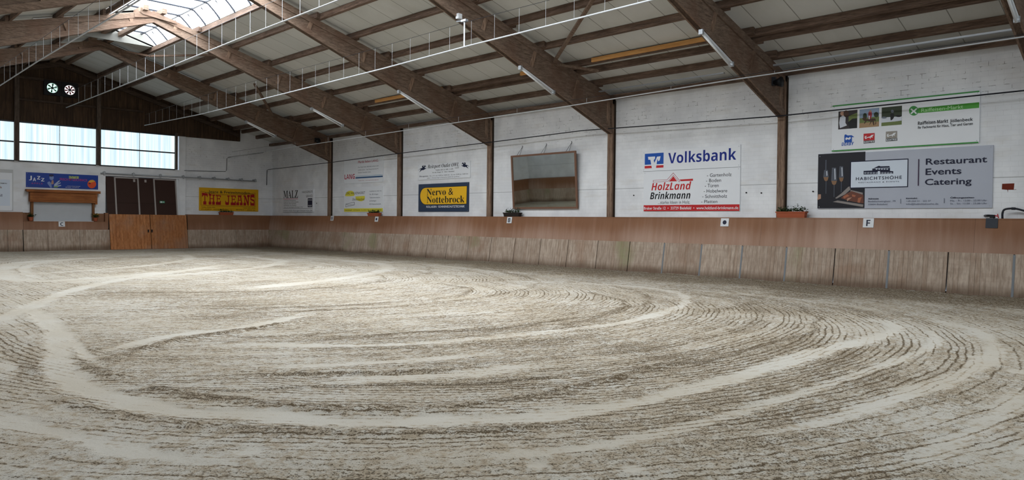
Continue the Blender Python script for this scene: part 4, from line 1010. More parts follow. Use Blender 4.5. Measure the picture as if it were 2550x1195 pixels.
{'name': 'restaurant_sign', 'label': 'large grey wall sign with dark wine-glass photo and framed house logo', 'cat': 'sign', 'ax': 0, 'val': 0.335, 'c': (-34.637, 2.895), 'W': 4.27, 'H': 1.541, 'base': 'signgrey', 'th': 0.012, 'el': [('photo', 'P', [(-2.135, -0.762), (-0.848, -0.762), (-0.848, 0.786), (-2.135, 0.786)], 'photoink'), ('photo', 'P', [(-2.145, -0.528), (-2.117, -0.359), (-2.041, -0.361), (-2.039, -0.484), (-2.115, -0.513)], 'photoskin'), ('photo', 'P', [(-1.64, -0.474), (-1.487, -0.356), (-1.286, -0.165), (-1.228, -0.152), (-1.226, -0.241), (-1.369, -0.373), (-1.602, -0.49)], 'woodpale'), ('photo', 'P', [(-1.226, -0.256), (-0.897, -0.338), (-0.903, -0.397), (-1.225, -0.301)], 'woodpale'), ('photo', 'P', [(-1.705, -0.58), (-1.572, -0.543), (-0.877, -0.663), (-0.89, -0.729), (-1.423, -0.628)], 'woodpale'), ('photo', 'P', [(-1.485, -0.477), (-1.369, -0.373), (-1.197, -0.287), (-0.882, -0.397), (-0.871, -0.633), (-1.134, -0.586), (-1.308, -0.539)], 'meat'), ('photo', 'P', [(-1.323, -0.524), (-1.295, -0.479), (-1.18, -0.459), (-1.308, -0.569)], 'photoskin'), ('photo', 'P', [(-1.034, -0.602), (-1.022, -0.484), (-0.923, -0.455), (-0.977, -0.618)], 'meat2'), ('photo', 'P', [(-1.427, -0.432), (-1.311, -0.374), (-1.252, -0.42), (-1.396, -0.493)], 'meat2'), ('photo', 'P', [(-1.181, -0.377), (-1.08, -0.408), (-1.108, -0.452), (-1.18, -0.436)], 'meat2'), ('photo', 'P', [(-1.961, 0.327), (-1.855, 0.322), (-1.83, 0.139), (-1.858, 0.033), (-1.903, 0.004), (-1.949, 0.036), (-1.981, 0.144)], 'glassgrey'), ('photo', 'P', [(-1.977, 0.128), (-1.833, 0.123), (-1.858, 0.033), (-1.903, 0.004), (-1.949, 0.036)], 'wine'), ('photo', 'P', [(-1.909, -0.348), (-1.891, -0.348), (-1.891, 0.004), (-1.909, 0.004)], 'glassgrey'), ('photo', 'P', [(-1.9, 0.294), (-1.877, 0.293), (-1.868, 0.17), (-1.89, 0.156)], 'photowhite'), ('photo', 'P', [(-1.742, 0.386), (-1.627, 0.381), (-1.596, 0.024), (-1.627, -0.081), (-1.676, -0.11), (-1.725, -0.078), (-1.76, 0.03)], 'glassgrey'), ('photo', 'P', [(-1.756, 0.014), (-1.6, 0.009), (-1.627, -0.081), (-1.676, -0.11), (-1.725, -0.078)], 'wine'), ('photo', 'P', [(-1.682, -0.444), (-1.664, -0.444), (-1.664, -0.109), (-1.682, -0.109)], 'glassgrey'), ('photo', 'P', [(-1.675, 0.353), (-1.651, 0.352), (-1.638, 0.056), (-1.662, 0.042)], 'photowhite'), ('photo', 'P', [(-1.531, 0.414), (-1.439, 0.41), (-1.414, 0.109), (-1.439, 0.004), (-1.478, -0.025), (-1.518, 0.007), (-1.546, 0.113)], 'glassgrey'), ('photo', 'P', [(-1.543, 0.098), (-1.417, 0.094), (-1.439, 0.004), (-1.478, -0.025), (-1.518, 0.007)], 'wine'), ('photo', 'P', [(-1.484, -0.311), (-1.467, -0.311), (-1.467, -0.025), (-1.484, -0.025)], 'glassgrey'), ('photo', 'P', [(-1.478, 0.382), (-1.458, 0.381), (-1.447, 0.14), (-1.467, 0.126)], 'photowhite'), ('photo', 'P', [(-1.927, 0.324), (-1.897, 0.324), (-1.897, 0.616), (-1.927, 0.616)], 'glassgrey'), ('framed_panel', 'P', [(-1.244, -0.214), (0.238, -0.214), (0.238, 0.54), (-1.244, 0.54)], 'ink2'), ('framed_panel', 'P', [(-1.219, -0.19), (0.215, -0.19), (0.215, 0.514), (-1.219, 0.514)], 'white2'), ('house_emblem', 'P', [(-0.886, 0.26), (-0.662, 0.261), (-0.663, 0.309), (-0.492, 0.384), (-0.451, 0.365), (-0.234, 0.362), (-0.214, 0.332), (-0.212, 0.232), (-0.131, 0.221), (-0.13, 0.157), (-0.884, 0.159)], 'ink2'), ('house_emblem', 'P', [(-0.864, 0.219), (-0.816, 0.22), (-0.816, 0.185), (-0.863, 0.183)], 'white2'), ('house_emblem', 'P', [(-0.854, 0.211), (-0.826, 0.211), (-0.826, 0.191), (-0.854, 0.19)], 'ink2'), ('house_emblem', 'P', [(-0.79, 0.216), (-0.742, 0.217), (-0.742, 0.182), (-0.789, 0.181)], 'white2'), ('house_emblem', 'P', [(-0.78, 0.208), (-0.752, 0.208), (-0.752, 0.188), (-0.779, 0.188)], 'ink2'), ('house_emblem', 'P', [(-0.716, 0.213), (-0.669, 0.214), (-0.668, 0.179), (-0.715, 0.178)], 'white2'), ('house_emblem', 'P', [(-0.706, 0.205), (-0.678, 0.206), (-0.678, 0.185), (-0.706, 0.185)], 'ink2'), ('house_emblem', 'P', [(-0.642, 0.21), (-0.595, 0.211), (-0.595, 0.176), (-0.642, 0.175)], 'white2'), ('house_emblem', 'P', [(-0.632, 0.202), (-0.605, 0.203), (-0.604, 0.182), (-0.632, 0.182)], 'ink2'), ('house_emblem', 'P', [(-0.569, 0.207), (-0.522, 0.208), (-0.522, 0.173), (-0.568, 0.172)], 'white2'), ('house_emblem', 'P', [(-0.559, 0.199), (-0.532, 0.2), (-0.531, 0.179), (-0.559, 0.179)], 'ink2'), ('house_emblem', 'P', [(-0.496, 0.204), (-0.45, 0.205), (-0.449, 0.17), (-0.496, 0.169)], 'white2'), ('house_emblem', 'P', [(-0.486, 0.196), (-0.459, 0.197), (-0.459, 0.176), (-0.486, 0.176)], 'ink2'), ('house_emblem', 'P', [(-0.424, 0.201), (-0.377, 0.202), (-0.377, 0.168), (-0.423, 0.166)], 'white2'), ('house_emblem', 'P', [(-0.414, 0.194), (-0.387, 0.194), (-0.386, 0.174), (-0.414, 0.173)], 'ink2'), ('house_emblem', 'P', [(-0.352, 0.198), (-0.306, 0.199), (-0.305, 0.165), (-0.351, 0.164)], 'white2'), ('house_emblem', 'P', [(-0.342, 0.191), (-0.315, 0.191), (-0.315, 0.171), (-0.342, 0.17)], 'ink2'), ('house_emblem', 'P', [(-0.28, 0.195), (-0.234, 0.197), (-0.234, 0.162), (-0.279, 0.161)], 'white2'), ('house_emblem', 'P', [(-0.27, 0.188), (-0.243, 0.188), (-0.243, 0.168), (-0.27, 0.168)], 'ink2'), ('house_emblem', 'P', [(-0.209, 0.193), (-0.163, 0.194), (-0.162, 0.159), (-0.208, 0.158)], 'white2'), ('house_emblem', 'P', [(-0.199, 0.185), (-0.172, 0.185), (-0.172, 0.165), (-0.199, 0.165)], 'ink2'), ('house_emblem', 'P', [(-0.573, 0.305), (-0.529, 0.306), (-0.529, 0.281), (-0.573, 0.28)], 'white2'), ('house_emblem', 'P', [(-0.505, 0.302), (-0.461, 0.303), (-0.46, 0.278), (-0.504, 0.277)], 'white2'), ('house_emblem', 'P', [(-0.436, 0.299), (-0.393, 0.3), (-0.392, 0.275), (-0.436, 0.274)], 'white2'), ('house_emblem', 'P', [(-0.368, 0.296), (-0.325, 0.297), (-0.324, 0.272), (-0.368, 0.271)], 'white2'), ('house_emblem', 'P', [(-0.3, 0.293), (-0.257, 0.294), (-0.257, 0.27), (-0.3, 0.269)], 'white2'), ('house_emblem', 'P', [(-0.663, 0.322), (-0.214, 0.322), (-0.213, 0.311), (-0.663, 0.313)], 'white2'), ('house_emblem', 'P', [(-0.517, 0.237), (-0.463, 0.238), (-0.461, 0.15), (-0.516, 0.15)], 'white2'), ('lettering', 'T', 'HABICHTSHÖHE', (-1.084, 0.01, 0.084, 0.083), 'w', 'ink2'), ('lettering', 'T', 'RESTAURANT & EVENTS', (-1.015, -0.071, 0.016, 0.027), 'w', 'greyink'), ('lettering', 'T', 'Adresse', (-0.753, -0.528, -0.484, 0.041), 'b', 'ink2'), ('lettering', 'T', 'Bodelschwinghstr. 79', (-0.752, -0.601, -0.06, 0.044), 'r', 'greyink'), ('lettering', 'T', '33604 Bielefeld', (-0.751, -0.68, -0.263, 0.041), 'r', 'greyink'), ('lettering', 'P', [(0.063, -0.648), (0.074, -0.648), (0.074, -0.521), (0.063, -0.521)], 'greyink'), ('lettering', 'P', [(0.472, -0.184), (0.496, -0.184), (0.496, 0.51), (0.472, 0.51)], 'plum'), ('lettering', 'T', 'Restaurant', (0.653, 0.356, 2.011, 0.159), 'm', 'ink2'), ('lettering', 'T', 'Events', (0.651, 0.093, 1.462, 0.163), 'm', 'ink2'), ('lettering', 'T', 'Catering', (0.642, -0.169, 1.689, 0.155), 'm', 'ink2'), ('lettering', 'T', 'Kontakt', (0.199, -0.529, 0.466, 0.038), 'b', 'ink2'), ('lettering', 'T', '+49 (0)5 21 - 222 37', (0.2, -0.601, 0.786, 0.037), 'r', 'greyink'), ('lettering', 'T', 'info@habichtshoehe.de', (0.202, -0.679, 0.958, 0.041), 'r', 'greyink'), ('lettering', 'P', [(1.088, -0.645), (1.101, -0.645), (1.101, -0.518), (1.088, -0.518)], 'greyink'), ('lettering', 'T', 'Öffnungszeiten', (1.228, -0.526, 1.753, 0.036), 'b', 'ink2'), ('lettering', 'T', 'Mo. - Fr.: 12:00 - 22.00 Uhr', (1.229, -0.605, 2.028, 0.042), 'r', 'greyink'), ('lettering', 'T', 'Sa. - So.: 12.00 - 23.00 Uhr', (1.228, -0.678, 2.032, 0.039), 'r', 'greyink')]},
{'name': 'shutter_firm_sign', 'label': 'dark blue sign with big yellow half-rounded panel and serif words', 'cat': 'sign', 'ax': 0, 'val': 0.335, 'c': (-15.713, 2.709), 'W': 3.515, 'H': 1.274, 'base': 'slate', 'th': 0.012, 'el': [('panel_edge', 'P', [(1.656, 0.481), (-1.252, 0.481), (-1.354, 0.47), (-1.448, 0.435), (-1.529, 0.376), (-1.591, 0.298), (-1.629, 0.167), (-1.641, 0.068), (-1.626, -0.032), (-1.585, -0.125), (-1.521, -0.205), (-1.438, -0.267), (-1.343, -0.306), (-1.241, -0.321), (1.638, -0.317)], 'ink'), ('yellow_panel', 'P', [(1.633, 0.463), (-1.234, 0.461), (-1.336, 0.45), (-1.43, 0.415), (-1.511, 0.356), (-1.573, 0.278), (-1.611, 0.186), (-1.623, 0.087), (-1.608, -0.013), (-1.567, -0.106), (-1.503, -0.186), (-1.42, -0.247), (-1.325, -0.286), (-1.223, -0.302), (1.614, -0.298)], 'yellow'), ('lettering', 'T', 'Nervo &', (-1.14, 0.11, 0.732, 0.295), 's', 'ink'), ('lettering', 'T', 'Nottebrock', (-1.139, -0.237, 1.494, 0.297), 's', 'ink'), ('lettering', 'T', 'ROLLADEN · SONNENSCHUTZTECHNIK', (-1.158, -0.454, 1.511, 0.093), 'm', 'white')]},
{'name': 'riding_shop_sign', 'label': 'white sign with a jumping horse and rider at both ends of an italic title', 'cat': 'sign', 'ax': 0, 'val': 0.335, 'c': (-15.724, 3.902), 'W': 3.668, 'H': 0.719, 'base': 'white', 'th': 0.012, 'el': [('horse_emblem', 'P', [(-1.773, 0.098), (-1.694, 0.161), (-1.632, 0.175), (-1.508, 0.202), (-1.491, 0.234), (-1.527, 0.252), (-1.509, 0.29), (-1.457, 0.298), (-1.431, 0.319), (-1.395, 0.309), (-1.404, 0.285), (-1.421, 0.258), (-1.386, 0.235), (-1.36, 0.283), (-1.316, 0.306), (-1.299, 0.324), (-1.281, 0.304), (-1.211, 0.238), (-1.245, 0.229), (-1.289, 0.252), (-1.318, 0.199), (-1.297, 0.176), (-1.201, 0.183), (-1.192, 0.166), (-1.331, 0.118), (-1.419, 0.092), (-1.56, 0.095), (-1.586, 0.058), (-1.656, 0.044), (-1.697, 0.002), (-1.709, 0.013), (-1.666, 0.072), (-1.622, 0.092), (-1.631, 0.147), (-1.684, 0.144), (-1.746, 0.095)], 'navyk'), ('horse_emblem', 'P', [(1.74, 0.108), (1.686, 0.153), (1.64, 0.156), (1.633, 0.105), (1.672, 0.086), (1.711, 0.032), (1.7, 0.021), (1.664, 0.06), (1.603, 0.072), (1.579, 0.107), (1.455, 0.104), (1.377, 0.127), (1.251, 0.173), (1.259, 0.188), (1.345, 0.182), (1.363, 0.204), (1.336, 0.254), (1.298, 0.232), (1.266, 0.24), (1.328, 0.303), (1.343, 0.321), (1.359, 0.305), (1.398, 0.283), (1.422, 0.238), (1.453, 0.26), (1.437, 0.285), (1.429, 0.308), (1.46, 0.317), (1.483, 0.297), (1.53, 0.289), (1.546, 0.254), (1.515, 0.237), (1.531, 0.207), (1.64, 0.182), (1.694, 0.169), (1.763, 0.111)], 'navyk'), ('lettering', 'T', 'Reitsport Outlet OWL', (-1.097, 0.16, 1.102, 0.158), 'si', 'ink'), ('lettering', 'T', 'GmbH', (0.818, 0.072, 1.096, 0.052), 'si', 'ink'), ('lettering', 'T', 'Telefon (05 21) 580 11 678', (-0.53, 0.03, 0.691, 0.056), 'm', 'ink'), ('lettering', 'T', 'An der Reegt 14 · 33611 Bielefeld', (-0.758, -0.071, 0.772, 0.049), 'm', 'ink'), ('lettering', 'T', 'Öffnungszeiten:', (-1.724, -0.217, -1.031, 0.052), 'b', 'navyk'), ('lettering', 'T', 'Do. u. Fr. von 14.00 bis 18.00 Uhr - Sa. von 10.00 bis 14.00 Uhr', (-0.953, -0.219, 1.715, 0.052), 'r', 'ink'), ('lettering', 'T', 'Jeden 1. Donnerstag im Monat bis 20.00 Uhr geöffnet !', (-1.142, -0.311, 1.164, 0.043), 'r', 'ink')]},
{'name': 'roofing_sign', 'label': 'pale sign with red capitals left of a dark blue stripe', 'cat': 'sign', 'ax': 0, 'val': 0.335, 'c': (-9.34, 4.187), 'W': 3.542, 'H': 1.263, 'base': 'white', 'th': 0.012, 'el': [('stripe', 'P', [(-0.678, -0.394), (1.746, -0.394), (1.746, -0.323), (-0.678, -0.323)], 'steel'), ('stripe', 'P', [(-0.679, -0.289), (1.745, -0.289), (1.745, -0.266), (-0.679, -0.266)], 'steel2'), ('lettering', 'T', 'LANG', (-1.714, -0.396, -0.743, 0.246), 'b', 'crimson'), ('lettering', 'T', 'Pferde lieben LANG.', (-0.437, 0.389, 1.374, 0.118), 'm', 'crimson'), ('lettering', 'T', 'Das Dach einer Reithalle sichert sich', (-0.434, 0.155, 1.377, 0.049), 'r', 'slate'), ('lettering', 'T', 'LANG sicher – der Meisterbetrieb für', (-0.432, 0.012, 1.379, 0.049), 'r', 'slate'), ('lettering', 'T', 'Dächer, Fassaden, Solar.', (-0.43, -0.126, 0.726, 0.054), 'r', 'slate'), ('lettering', 'T', 'Telefon 0521 · www.lang-bedachungen.de', (-0.425, -0.529, 1.387, 0.037), 'r', 'crimson')]},
{'name': 'electrician_sign', 'label': 'pale sign with yellow patches behind sketchy words and a yellow footer', 'cat': 'sign', 'ax': 0, 'val': 0.335, 'c': (-9.351, 2.715), 'W': 3.512, 'H': 1.273, 'base': 'white', 'th': 0.012, 'el': [('patch', 'P', [(-1.633, 0.182), (-1.646, 0.268), (-1.501, 0.402), (-1.299, 0.459), (-1.054, 0.46), (-0.876, 0.413), (-0.787, 0.314), (-0.785, 0.192), (-1.139, 0.173)], 'lemon'), ('patch', 'P', [(-0.697, 0.154), (0.165, 0.175), (0.188, 0.067), (0.125, -0.04), (-0.087, -0.097), (-0.302, -0.095), (-0.607, -0.018)], 'lemon'), ('footer_band', 'P', [(-1.748, -0.631), (1.758, -0.631), (1.758, -0.462), (-1.748, -0.462)], 'lemon'), ('lettering', 'T', 'JÖRG WALKENHORST', (-1.634, 0.269, 0.206, 0.124), 'i', 'ink'), ('lettering', 'T', 'Elektrotechnik', (-0.962, -0.054, 0.168, 0.128), 'i', 'ink'), ('lettering', 'P', [(-1.605, -0.221), (-0.792, -0.131), (-0.759, -0.144), (-0.746, -0.29), (-1.58, -0.389), (-1.603, -0.376)], 'slate'), ('lettering', 'P', [(-1.582, -0.238), (-0.796, -0.15), (-0.774, -0.282), (-1.569, -0.37)], 'white'), ('lettering', 'T', 'Meisterbetrieb', (-1.547, -0.302, -0.812, 0.068), 'i', 'slate'), ('lettering', 'T', 'Installationen aller Art', (0.593, 0.375, 1.656, 0.053), 'r', 'slate'), ('lettering', 'T', 'Sat-, BK-Anlagen', (0.596, 0.213, 1.366, 0.062), 'r', 'slate'), ('lettering', 'T', 'Telekommunikation', (0.598, 0.048, 1.52, 0.059), 'r', 'slate'), ('lettering', 'T', 'Lichtanlagen', (0.6, -0.115, 1.198, 0.059), 'r', 'slate'), ('lettering', 'T', 'EDV-Netzwerktechnik', (0.602, -0.281, 1.605, 0.06), 'r', 'slate'), ('lettering', 'T', 'Untersteweg 34 · 33739 Bielefeld · Fon 05206 70 71 72 · Mobil 0170 143000', (-1.657, -0.573, 1.649, 0.049), 'm', 'olive')]},
{'name': 'appliance_service_sign', 'label': 'small pale sign with tall black condensed serif capitals and red underline', 'cat': 'sign', 'ax': 0, 'val': 0.335, 'c': (-2.7, 2.723), 'W': 3.531, 'H': 1.291, 'base': 'white', 'th': 0.012, 'el': [('lettering', 'T', 'MALZ', (-1.702, 0.173, 0.031, 0.434), 's', 'ink'), ('lettering', 'T', 'HAUSGERÄTE', (0.503, 0.426, 1.659, 0.126), 'r', 'ink'), ('lettering', 'T', 'SERVICE', (0.943, 0.181, 1.645, 0.134), 'r', 'ink'), ('lettering', 'T', 'www.malz-hausgeräteservice.de', (-1.708, -0.606, 1.626, 0.096), 'r', 'slate'), ('lettering', 'T', '• autorisierter Kundendienst', (-1.716, 0.008, -0.215, 0.056), 'm', 'ink'), ('lettering', 'T', '• Verkauf von Neu- und Gebrauchtgeräten', (-1.715, -0.09, 0.096, 0.056), 'm', 'ink'), ('lettering', 'T', '• Reparatur aller Fabrikate', (-1.714, -0.183, -0.191, 0.056), 'm', 'ink'), ('lettering', 'T', '• Ersatzteile und Zubehör', (-1.712, -0.282, -0.134, 0.055), 'm', 'ink'), ('lettering', 'T', '• Haus- und Gewerbegeräte Beratung vor Ort', (-1.711, -0.387, 0.589, 0.056), 'm', 'ink'), ('stripe', 'P', [(-1.701, 0.1), (0.016, 0.1), (0.016, 0.127), (-1.701, 0.127)], 'crimson'), ('stripe', 'P', [(-1.711, -0.458), (1.624, -0.458), (1.624, -0.442), (-1.711, -0.442)], 'ink'), ('stripe', 'P', [(-1.708, -0.669), (1.626, -0.669), (1.626, -0.657), (-1.708, -0.657)], 'slate'), ('badge', 'P', [(1.134, -0.378), (1.636, -0.378), (1.636, 0.123), (1.134, 0.123)], 'navyk'), ('badge', 'T', 'Miele', (1.184, 0.002, 1.597, 0.061), 'b', 'white'), ('badge', 'T', 'PROFI', (1.189, -0.334, 1.558, 0.08), 'm', 'white')]},
{'name': 'jeans_shop_sign', 'label': 'yellow sign with big dark red western capitals in a bowed frame', 'cat': 'sign', 'ax': 1, 'val': 0.42, 'c': (-2.299, 2.745), 'W': 3.495, 'H': 1.304, 'base': 'yellow2', 'th': 0.012, 'el': [('frame_line', 'P', [(-1.652, 0.455), (-1.151, 0.349), (-0.501, 0.291), (0.13, 0.297), (0.776, 0.338), (1.56, 0.457), (1.565, -0.379), (-1.648, -0.363)], 'rust'), ('frame_line', 'P', [(-1.631, 0.432), (-1.151, 0.324), (-0.501, 0.267), (0.131, 0.272), (0.776, 0.312), (1.537, 0.431), (1.541, -0.359), (-1.627, -0.343)], 'yellow2'), ('lettering', 'P', [(-1.594, 0.367), (-1.265, 0.322), (-1.264, 0.131), (-1.31, 0.13), (-1.333, 0.198), (-1.402, 0.203), (-1.396, -0.124), (-1.344, -0.127), (-1.343, -0.31), (-1.513, -0.31), (-1.514, -0.127), (-1.45, -0.125), (-1.455, 0.209), (-1.523, 0.199), (-1.548, 0.137), (-1.59, 0.136)], 'darkred'), ('lettering', 'P', [(-1.212, 0.316), (-1.051, 0.291), (-1.051, 0.199), (-1.107, 0.2), (-1.107, 0.06), (-0.969, 0.061), (-0.969, 0.202), (-1.005, 0.201), (-1.005, 0.277), (-0.856, 0.267), (-0.855, 0.198), (-0.905, 0.196), (-0.9, -0.126), (-0.86, -0.129), (-0.859, -0.309), (-1.01, -0.308), (-1.011, -0.133), (-0.968, -0.132), (-0.968, 0.018), (-1.107, 0.017), (-1.106, -0.131), (-1.06, -0.13), (-1.059, -0.306), (-1.209, -0.307), (-1.21, -0.134), (-1.156, -0.133), (-1.158, 0.203), (-1.211, 0.202)], 'darkred'), ('lettering', 'P', [(-0.812, 0.256), (-0.509, 0.235), (-0.508, 0.124), (-0.547, 0.123), (-0.563, 0.184), (-0.703, 0.187), (-0.703, 0.064), (-0.61, 0.062), (-0.607, 0.09), (-0.566, 0.092), (-0.566, -0.001), (-0.606, -0.002), (-0.609, 0.021), (-0.703, 0.023), (-0.702, -0.136), (-0.577, -0.14), (-0.559, -0.07), (-0.511, -0.074), (-0.514, -0.309), (-0.802, -0.308), (-0.803, -0.139), (-0.741, -0.137), (-0.742, 0.186), (-0.812, 0.192)], 'darkred'), ('lettering', 'P', [(-0.139, 0.241), (0.011, 0.242), (0.012, 0.187), (-0.036, 0.186), (-0.034, -0.25), (-0.065, -0.301), (-0.208, -0.301), (-0.251, -0.248), (-0.252, -0.07), (-0.209, -0.068), (-0.201, -0.138), (-0.106, -0.143), (-0.09, -0.127), (-0.089, 0.184), (-0.139, 0.182)], 'darkred'), ('lettering', 'P', [(0.064, 0.243), (0.368, 0.253), (0.369, 0.12), (0.324, 0.119), (0.307, 0.197), (0.176, 0.192), (0.176, 0.052), (0.268, 0.051), (0.272, 0.086), (0.308, 0.087), (0.308, -0.015), (0.268, -0.016), (0.265, 0.007), (0.177, 0.008), (0.178, -0.151), (0.301, -0.156), (0.317, -0.077), (0.37, -0.081), (0.366, -0.311), (0.067, -0.31), (0.066, -0.154), (0.133, -0.153), (0.131, 0.191), (0.064, 0.189)], 'darkred'), ('lettering', 'P', [(0.476, 0.265), (0.719, 0.281), (0.719, 0.21), (0.695, 0.206), (0.749, -0.14), (0.778, -0.144), (0.779, -0.306), (0.617, -0.305), (0.616, -0.148), (0.681, -0.143), (0.672, -0.028), (0.537, -0.029), (0.527, -0.142), (0.567, -0.144), (0.568, -0.306), (0.398, -0.306), (0.397, -0.146), (0.473, -0.144), (0.525, 0.196), (0.476, 0.194)], 'darkred'), ('lettering', 'P', [(0.55, 0.016), (0.664, 0.016), (0.622, 0.183), (0.581, 0.182)], 'yellow2'), ('lettering', 'P', [(0.833, 0.284), (0.956, 0.296), (1.09, -0.096), (1.096, 0.187), (1.052, 0.189), (1.051, 0.315), (1.219, 0.337), (1.22, 0.194), (1.171, 0.189), (1.149, -0.309), (1.091, -0.31), (0.932, 0.122), (0.942, -0.144), (0.995, -0.146), (0.995, -0.308), (0.836, -0.308), (0.836, -0.147), (0.89, -0.146), (0.888, 0.207), (0.834, 0.205)], 'darkred'), ('lettering', 'P', [(1.253, 0.335), (1.502, 0.375), (1.507, 0.155), (1.461, 0.153), (1.445, 0.185), (1.312, 0.173), (1.312, 0.101), (1.487, 0.042), (1.513, -0.021), (1.514, -0.308), (1.256, -0.306), (1.252, -0.084), (1.301, -0.082), (1.313, -0.154), (1.455, -0.158), (1.458, -0.054), (1.271, 0.02), (1.254, 0.084)], 'darkred'), ('lettering', 'T', '....Jeans & Freizeitmoden....', (-1.425, 0.359, 1.452, 0.152), 'm', 'ink'), ('lettering', 'T', 'Telefon 05206 6264', (-1.633, -0.474, -0.84, 0.05), 'b', 'brownink'), ('lettering', 'T', 'JÖLLENBECK · Vilsendorfer Str. 8', (-1.632, -0.594, -0.191, 0.053), 'b', 'brownink'), ('lettering', 'T', 'Telefon 0521 65058', (0.813, -0.477, 1.565, 0.047), 'b', 'brownink'), ('lettering', 'T', 'BIELEFELD 1 · Jöllenb. Str.', (0.384, -0.599, 1.574, 0.063), 'b', 'brownink')]},
{'name': 'blue_banner', 'label': 'blue banner above kiosk with white letters, musician figure and orange apple', 'cat': 'banner', 'ax': 1, 'val': 0.28, 'c': (-10.786, 3.427), 'W': 3.133, 'H': 0.719, 'base': 'banner', 'th': 0.015, 'el': [('lettering', 'T', 'J', (-1.439, 0.024, -1.323, 0.171), 'b', 'white'), ('lettering', 'T', 'A', (-1.279, -0.057, -1.151, 0.165), 'b', 'white'), ('lettering', 'T', 'Z', (-1.105, 0.03, -0.975, 0.165), 'b', 'white'), ('lettering', 'T', 'Z', (-0.938, -0.054, -0.801, 0.161), 'b', 'white'), ('lettering', 'T', 'A P P L E', (-1.343, -0.2, -0.877, 0.071), 'm', 'magenta'), ('lettering', 'T', 'IMMER', (0.251, 0.14, 0.693, 0.129), 'b', 'lime'), ('lettering', 'T', 'FRISCH IM GESCHMACK', (-0.141, 0.03, 1.077, 0.12), 'm', 'magenta'), ('lettering', 'T', 'entdecke den Jazz Geschmack', (0.177, -0.244, 0.759, 0.029), 'r', 'white'), ('lettering', 'T', '#jazzapple  /jazzapple.de', (0.103, -0.308, 0.705, 0.032), 'r', 'white'), ('figure', 'P', [(-0.403, 0.151), (-0.406, 0.182), (-0.415, 0.21), (-0.43, 0.234), (-0.45, 0.252), (-0.472, 0.263), (-0.496, 0.266), (-0.521, 0.261), (-0.543, 0.248), (-0.562, 0.228), (-0.577, 0.202), (-0.586, 0.173), (-0.589, 0.142), (-0.586, 0.111), (-0.577, 0.083), (-0.562, 0.059), (-0.543, 0.041), (-0.52, 0.03), (-0.496, 0.027), (-0.472, 0.032), (-0.449, 0.045), (-0.43, 0.065), (-0.415, 0.091), (-0.406, 0.12)], 'figblue'), ('figure', 'P', [(-0.403, 0.259), (-0.406, 0.274), (-0.417, 0.288), (-0.433, 0.3), (-0.455, 0.308), (-0.48, 0.313), (-0.507, 0.313), (-0.534, 0.31), (-0.559, 0.303), (-0.58, 0.292), (-0.596, 0.279), (-0.607, 0.264), (-0.61, 0.248), (-0.607, 0.233), (-0.596, 0.219), (-0.58, 0.208), (-0.558, 0.199), (-0.533, 0.194), (-0.507, 0.194), (-0.48, 0.197), (-0.455, 0.204), (-0.433, 0.215), (-0.417, 0.228), (-0.406, 0.243)], 'fighair'), ('figure', 'P', [(-0.672, -0.089), (-0.589, -0.037), (-0.506, -0.129), (-0.485, -0.343), (-0.547, -0.346), (-0.672, -0.148)], 'figblue'), ('figure', 'P', [(-0.486, 0.015), (-0.423, 0.03), (-0.402, -0.148), (-0.465, -0.187), (-0.517, -0.141)], 'photoskin'), ('figure', 'P', [(-0.381, -0.171), (-0.193, 0.017), (-0.12, 0.021), (-0.256, -0.142), (-0.109, -0.063), (-0.109, -0.111), (-0.298, -0.228), (-0.088, -0.195), (-0.088, -0.243), (-0.256, -0.298), (-0.402, -0.316)], 'figstripe'), ('figure', 'P', [(-0.402, -0.268), (-0.235, -0.249), (-0.224, -0.321), (-0.402, -0.328)], 'figgreen'), ('apple', 'P', [(1.473, -0.085), (1.466, -0.03), (1.446, 0.02), (1.415, 0.063), (1.374, 0.095), (1.326, 0.114), (1.276, 0.119), (1.225, 0.109), (1.178, 0.086), (1.138, 0.05), (1.107, 0.005), (1.088, -0.047), (1.081, -0.102), (1.088, -0.157), (1.107, -0.207), (1.138, -0.25), (1.179, -0.282), (1.226, -0.301), (1.277, -0.307), (1.327, -0.297), (1.375, -0.274), (1.415, -0.239), (1.446, -0.193), (1.466, -0.141)], 'apple'), ('apple', 'P', [(1.121, 0.018), (1.209, 0.108), (1.32, 0.126), (1.443, 0.058), (1.343, 0.016), (1.209, -0.027)], 'apple2'), ('apple', 'P', [(1.234, -0.063), (1.232, -0.053), (1.226, -0.044), (1.217, -0.036), (1.205, -0.03), (1.191, -0.027), (1.176, -0.027), (1.161, -0.029), (1.147, -0.033), (1.136, -0.04), (1.126, -0.049), (1.121, -0.058), (1.119, -0.069), (1.121, -0.079), (1.126, -0.088), (1.136, -0.096), (1.148, -0.102), (1.161, -0.105), (1.176, -0.106), (1.191, -0.104), (1.205, -0.099), (1.217, -0.092), (1.226, -0.084), (1.232, -0.074)], 'appledark')]},
{'name': 'narrow_notice_sign', 'label': 'pale framed notice at the far left, left of the kiosk and blue banner', 'cat': 'sign', 'ax': 1, 'val': 0.3, 'c': (-13.662, 2.888), 'W': 1.6, 'H': 1.968, 'base': 'board_grey', 'th': 0.03, 'el': [('panel_face', 'P', [(-0.724, -0.956), (0.76, -0.956), (0.76, 0.821), (-0.724, 0.821)], 'white'), ('panel_face', 'P', [(-0.649, -0.737), (0.671, -0.737), (0.671, 0.5), (-0.649, 0.5)], 'white2'), ('lettering', 'T', 'ÖRMAN', (0.249, 0.294, 0.543, 0.051), 'b', 'ink'), ('lettering', 'T', 'k', (0.289, 0.082, 0.36, 0.104), 'm', 'rustink'), ('lettering', 'T', '51', (0.233, -0.309, 0.36, 0.124), 'b', 'navyk')]}]

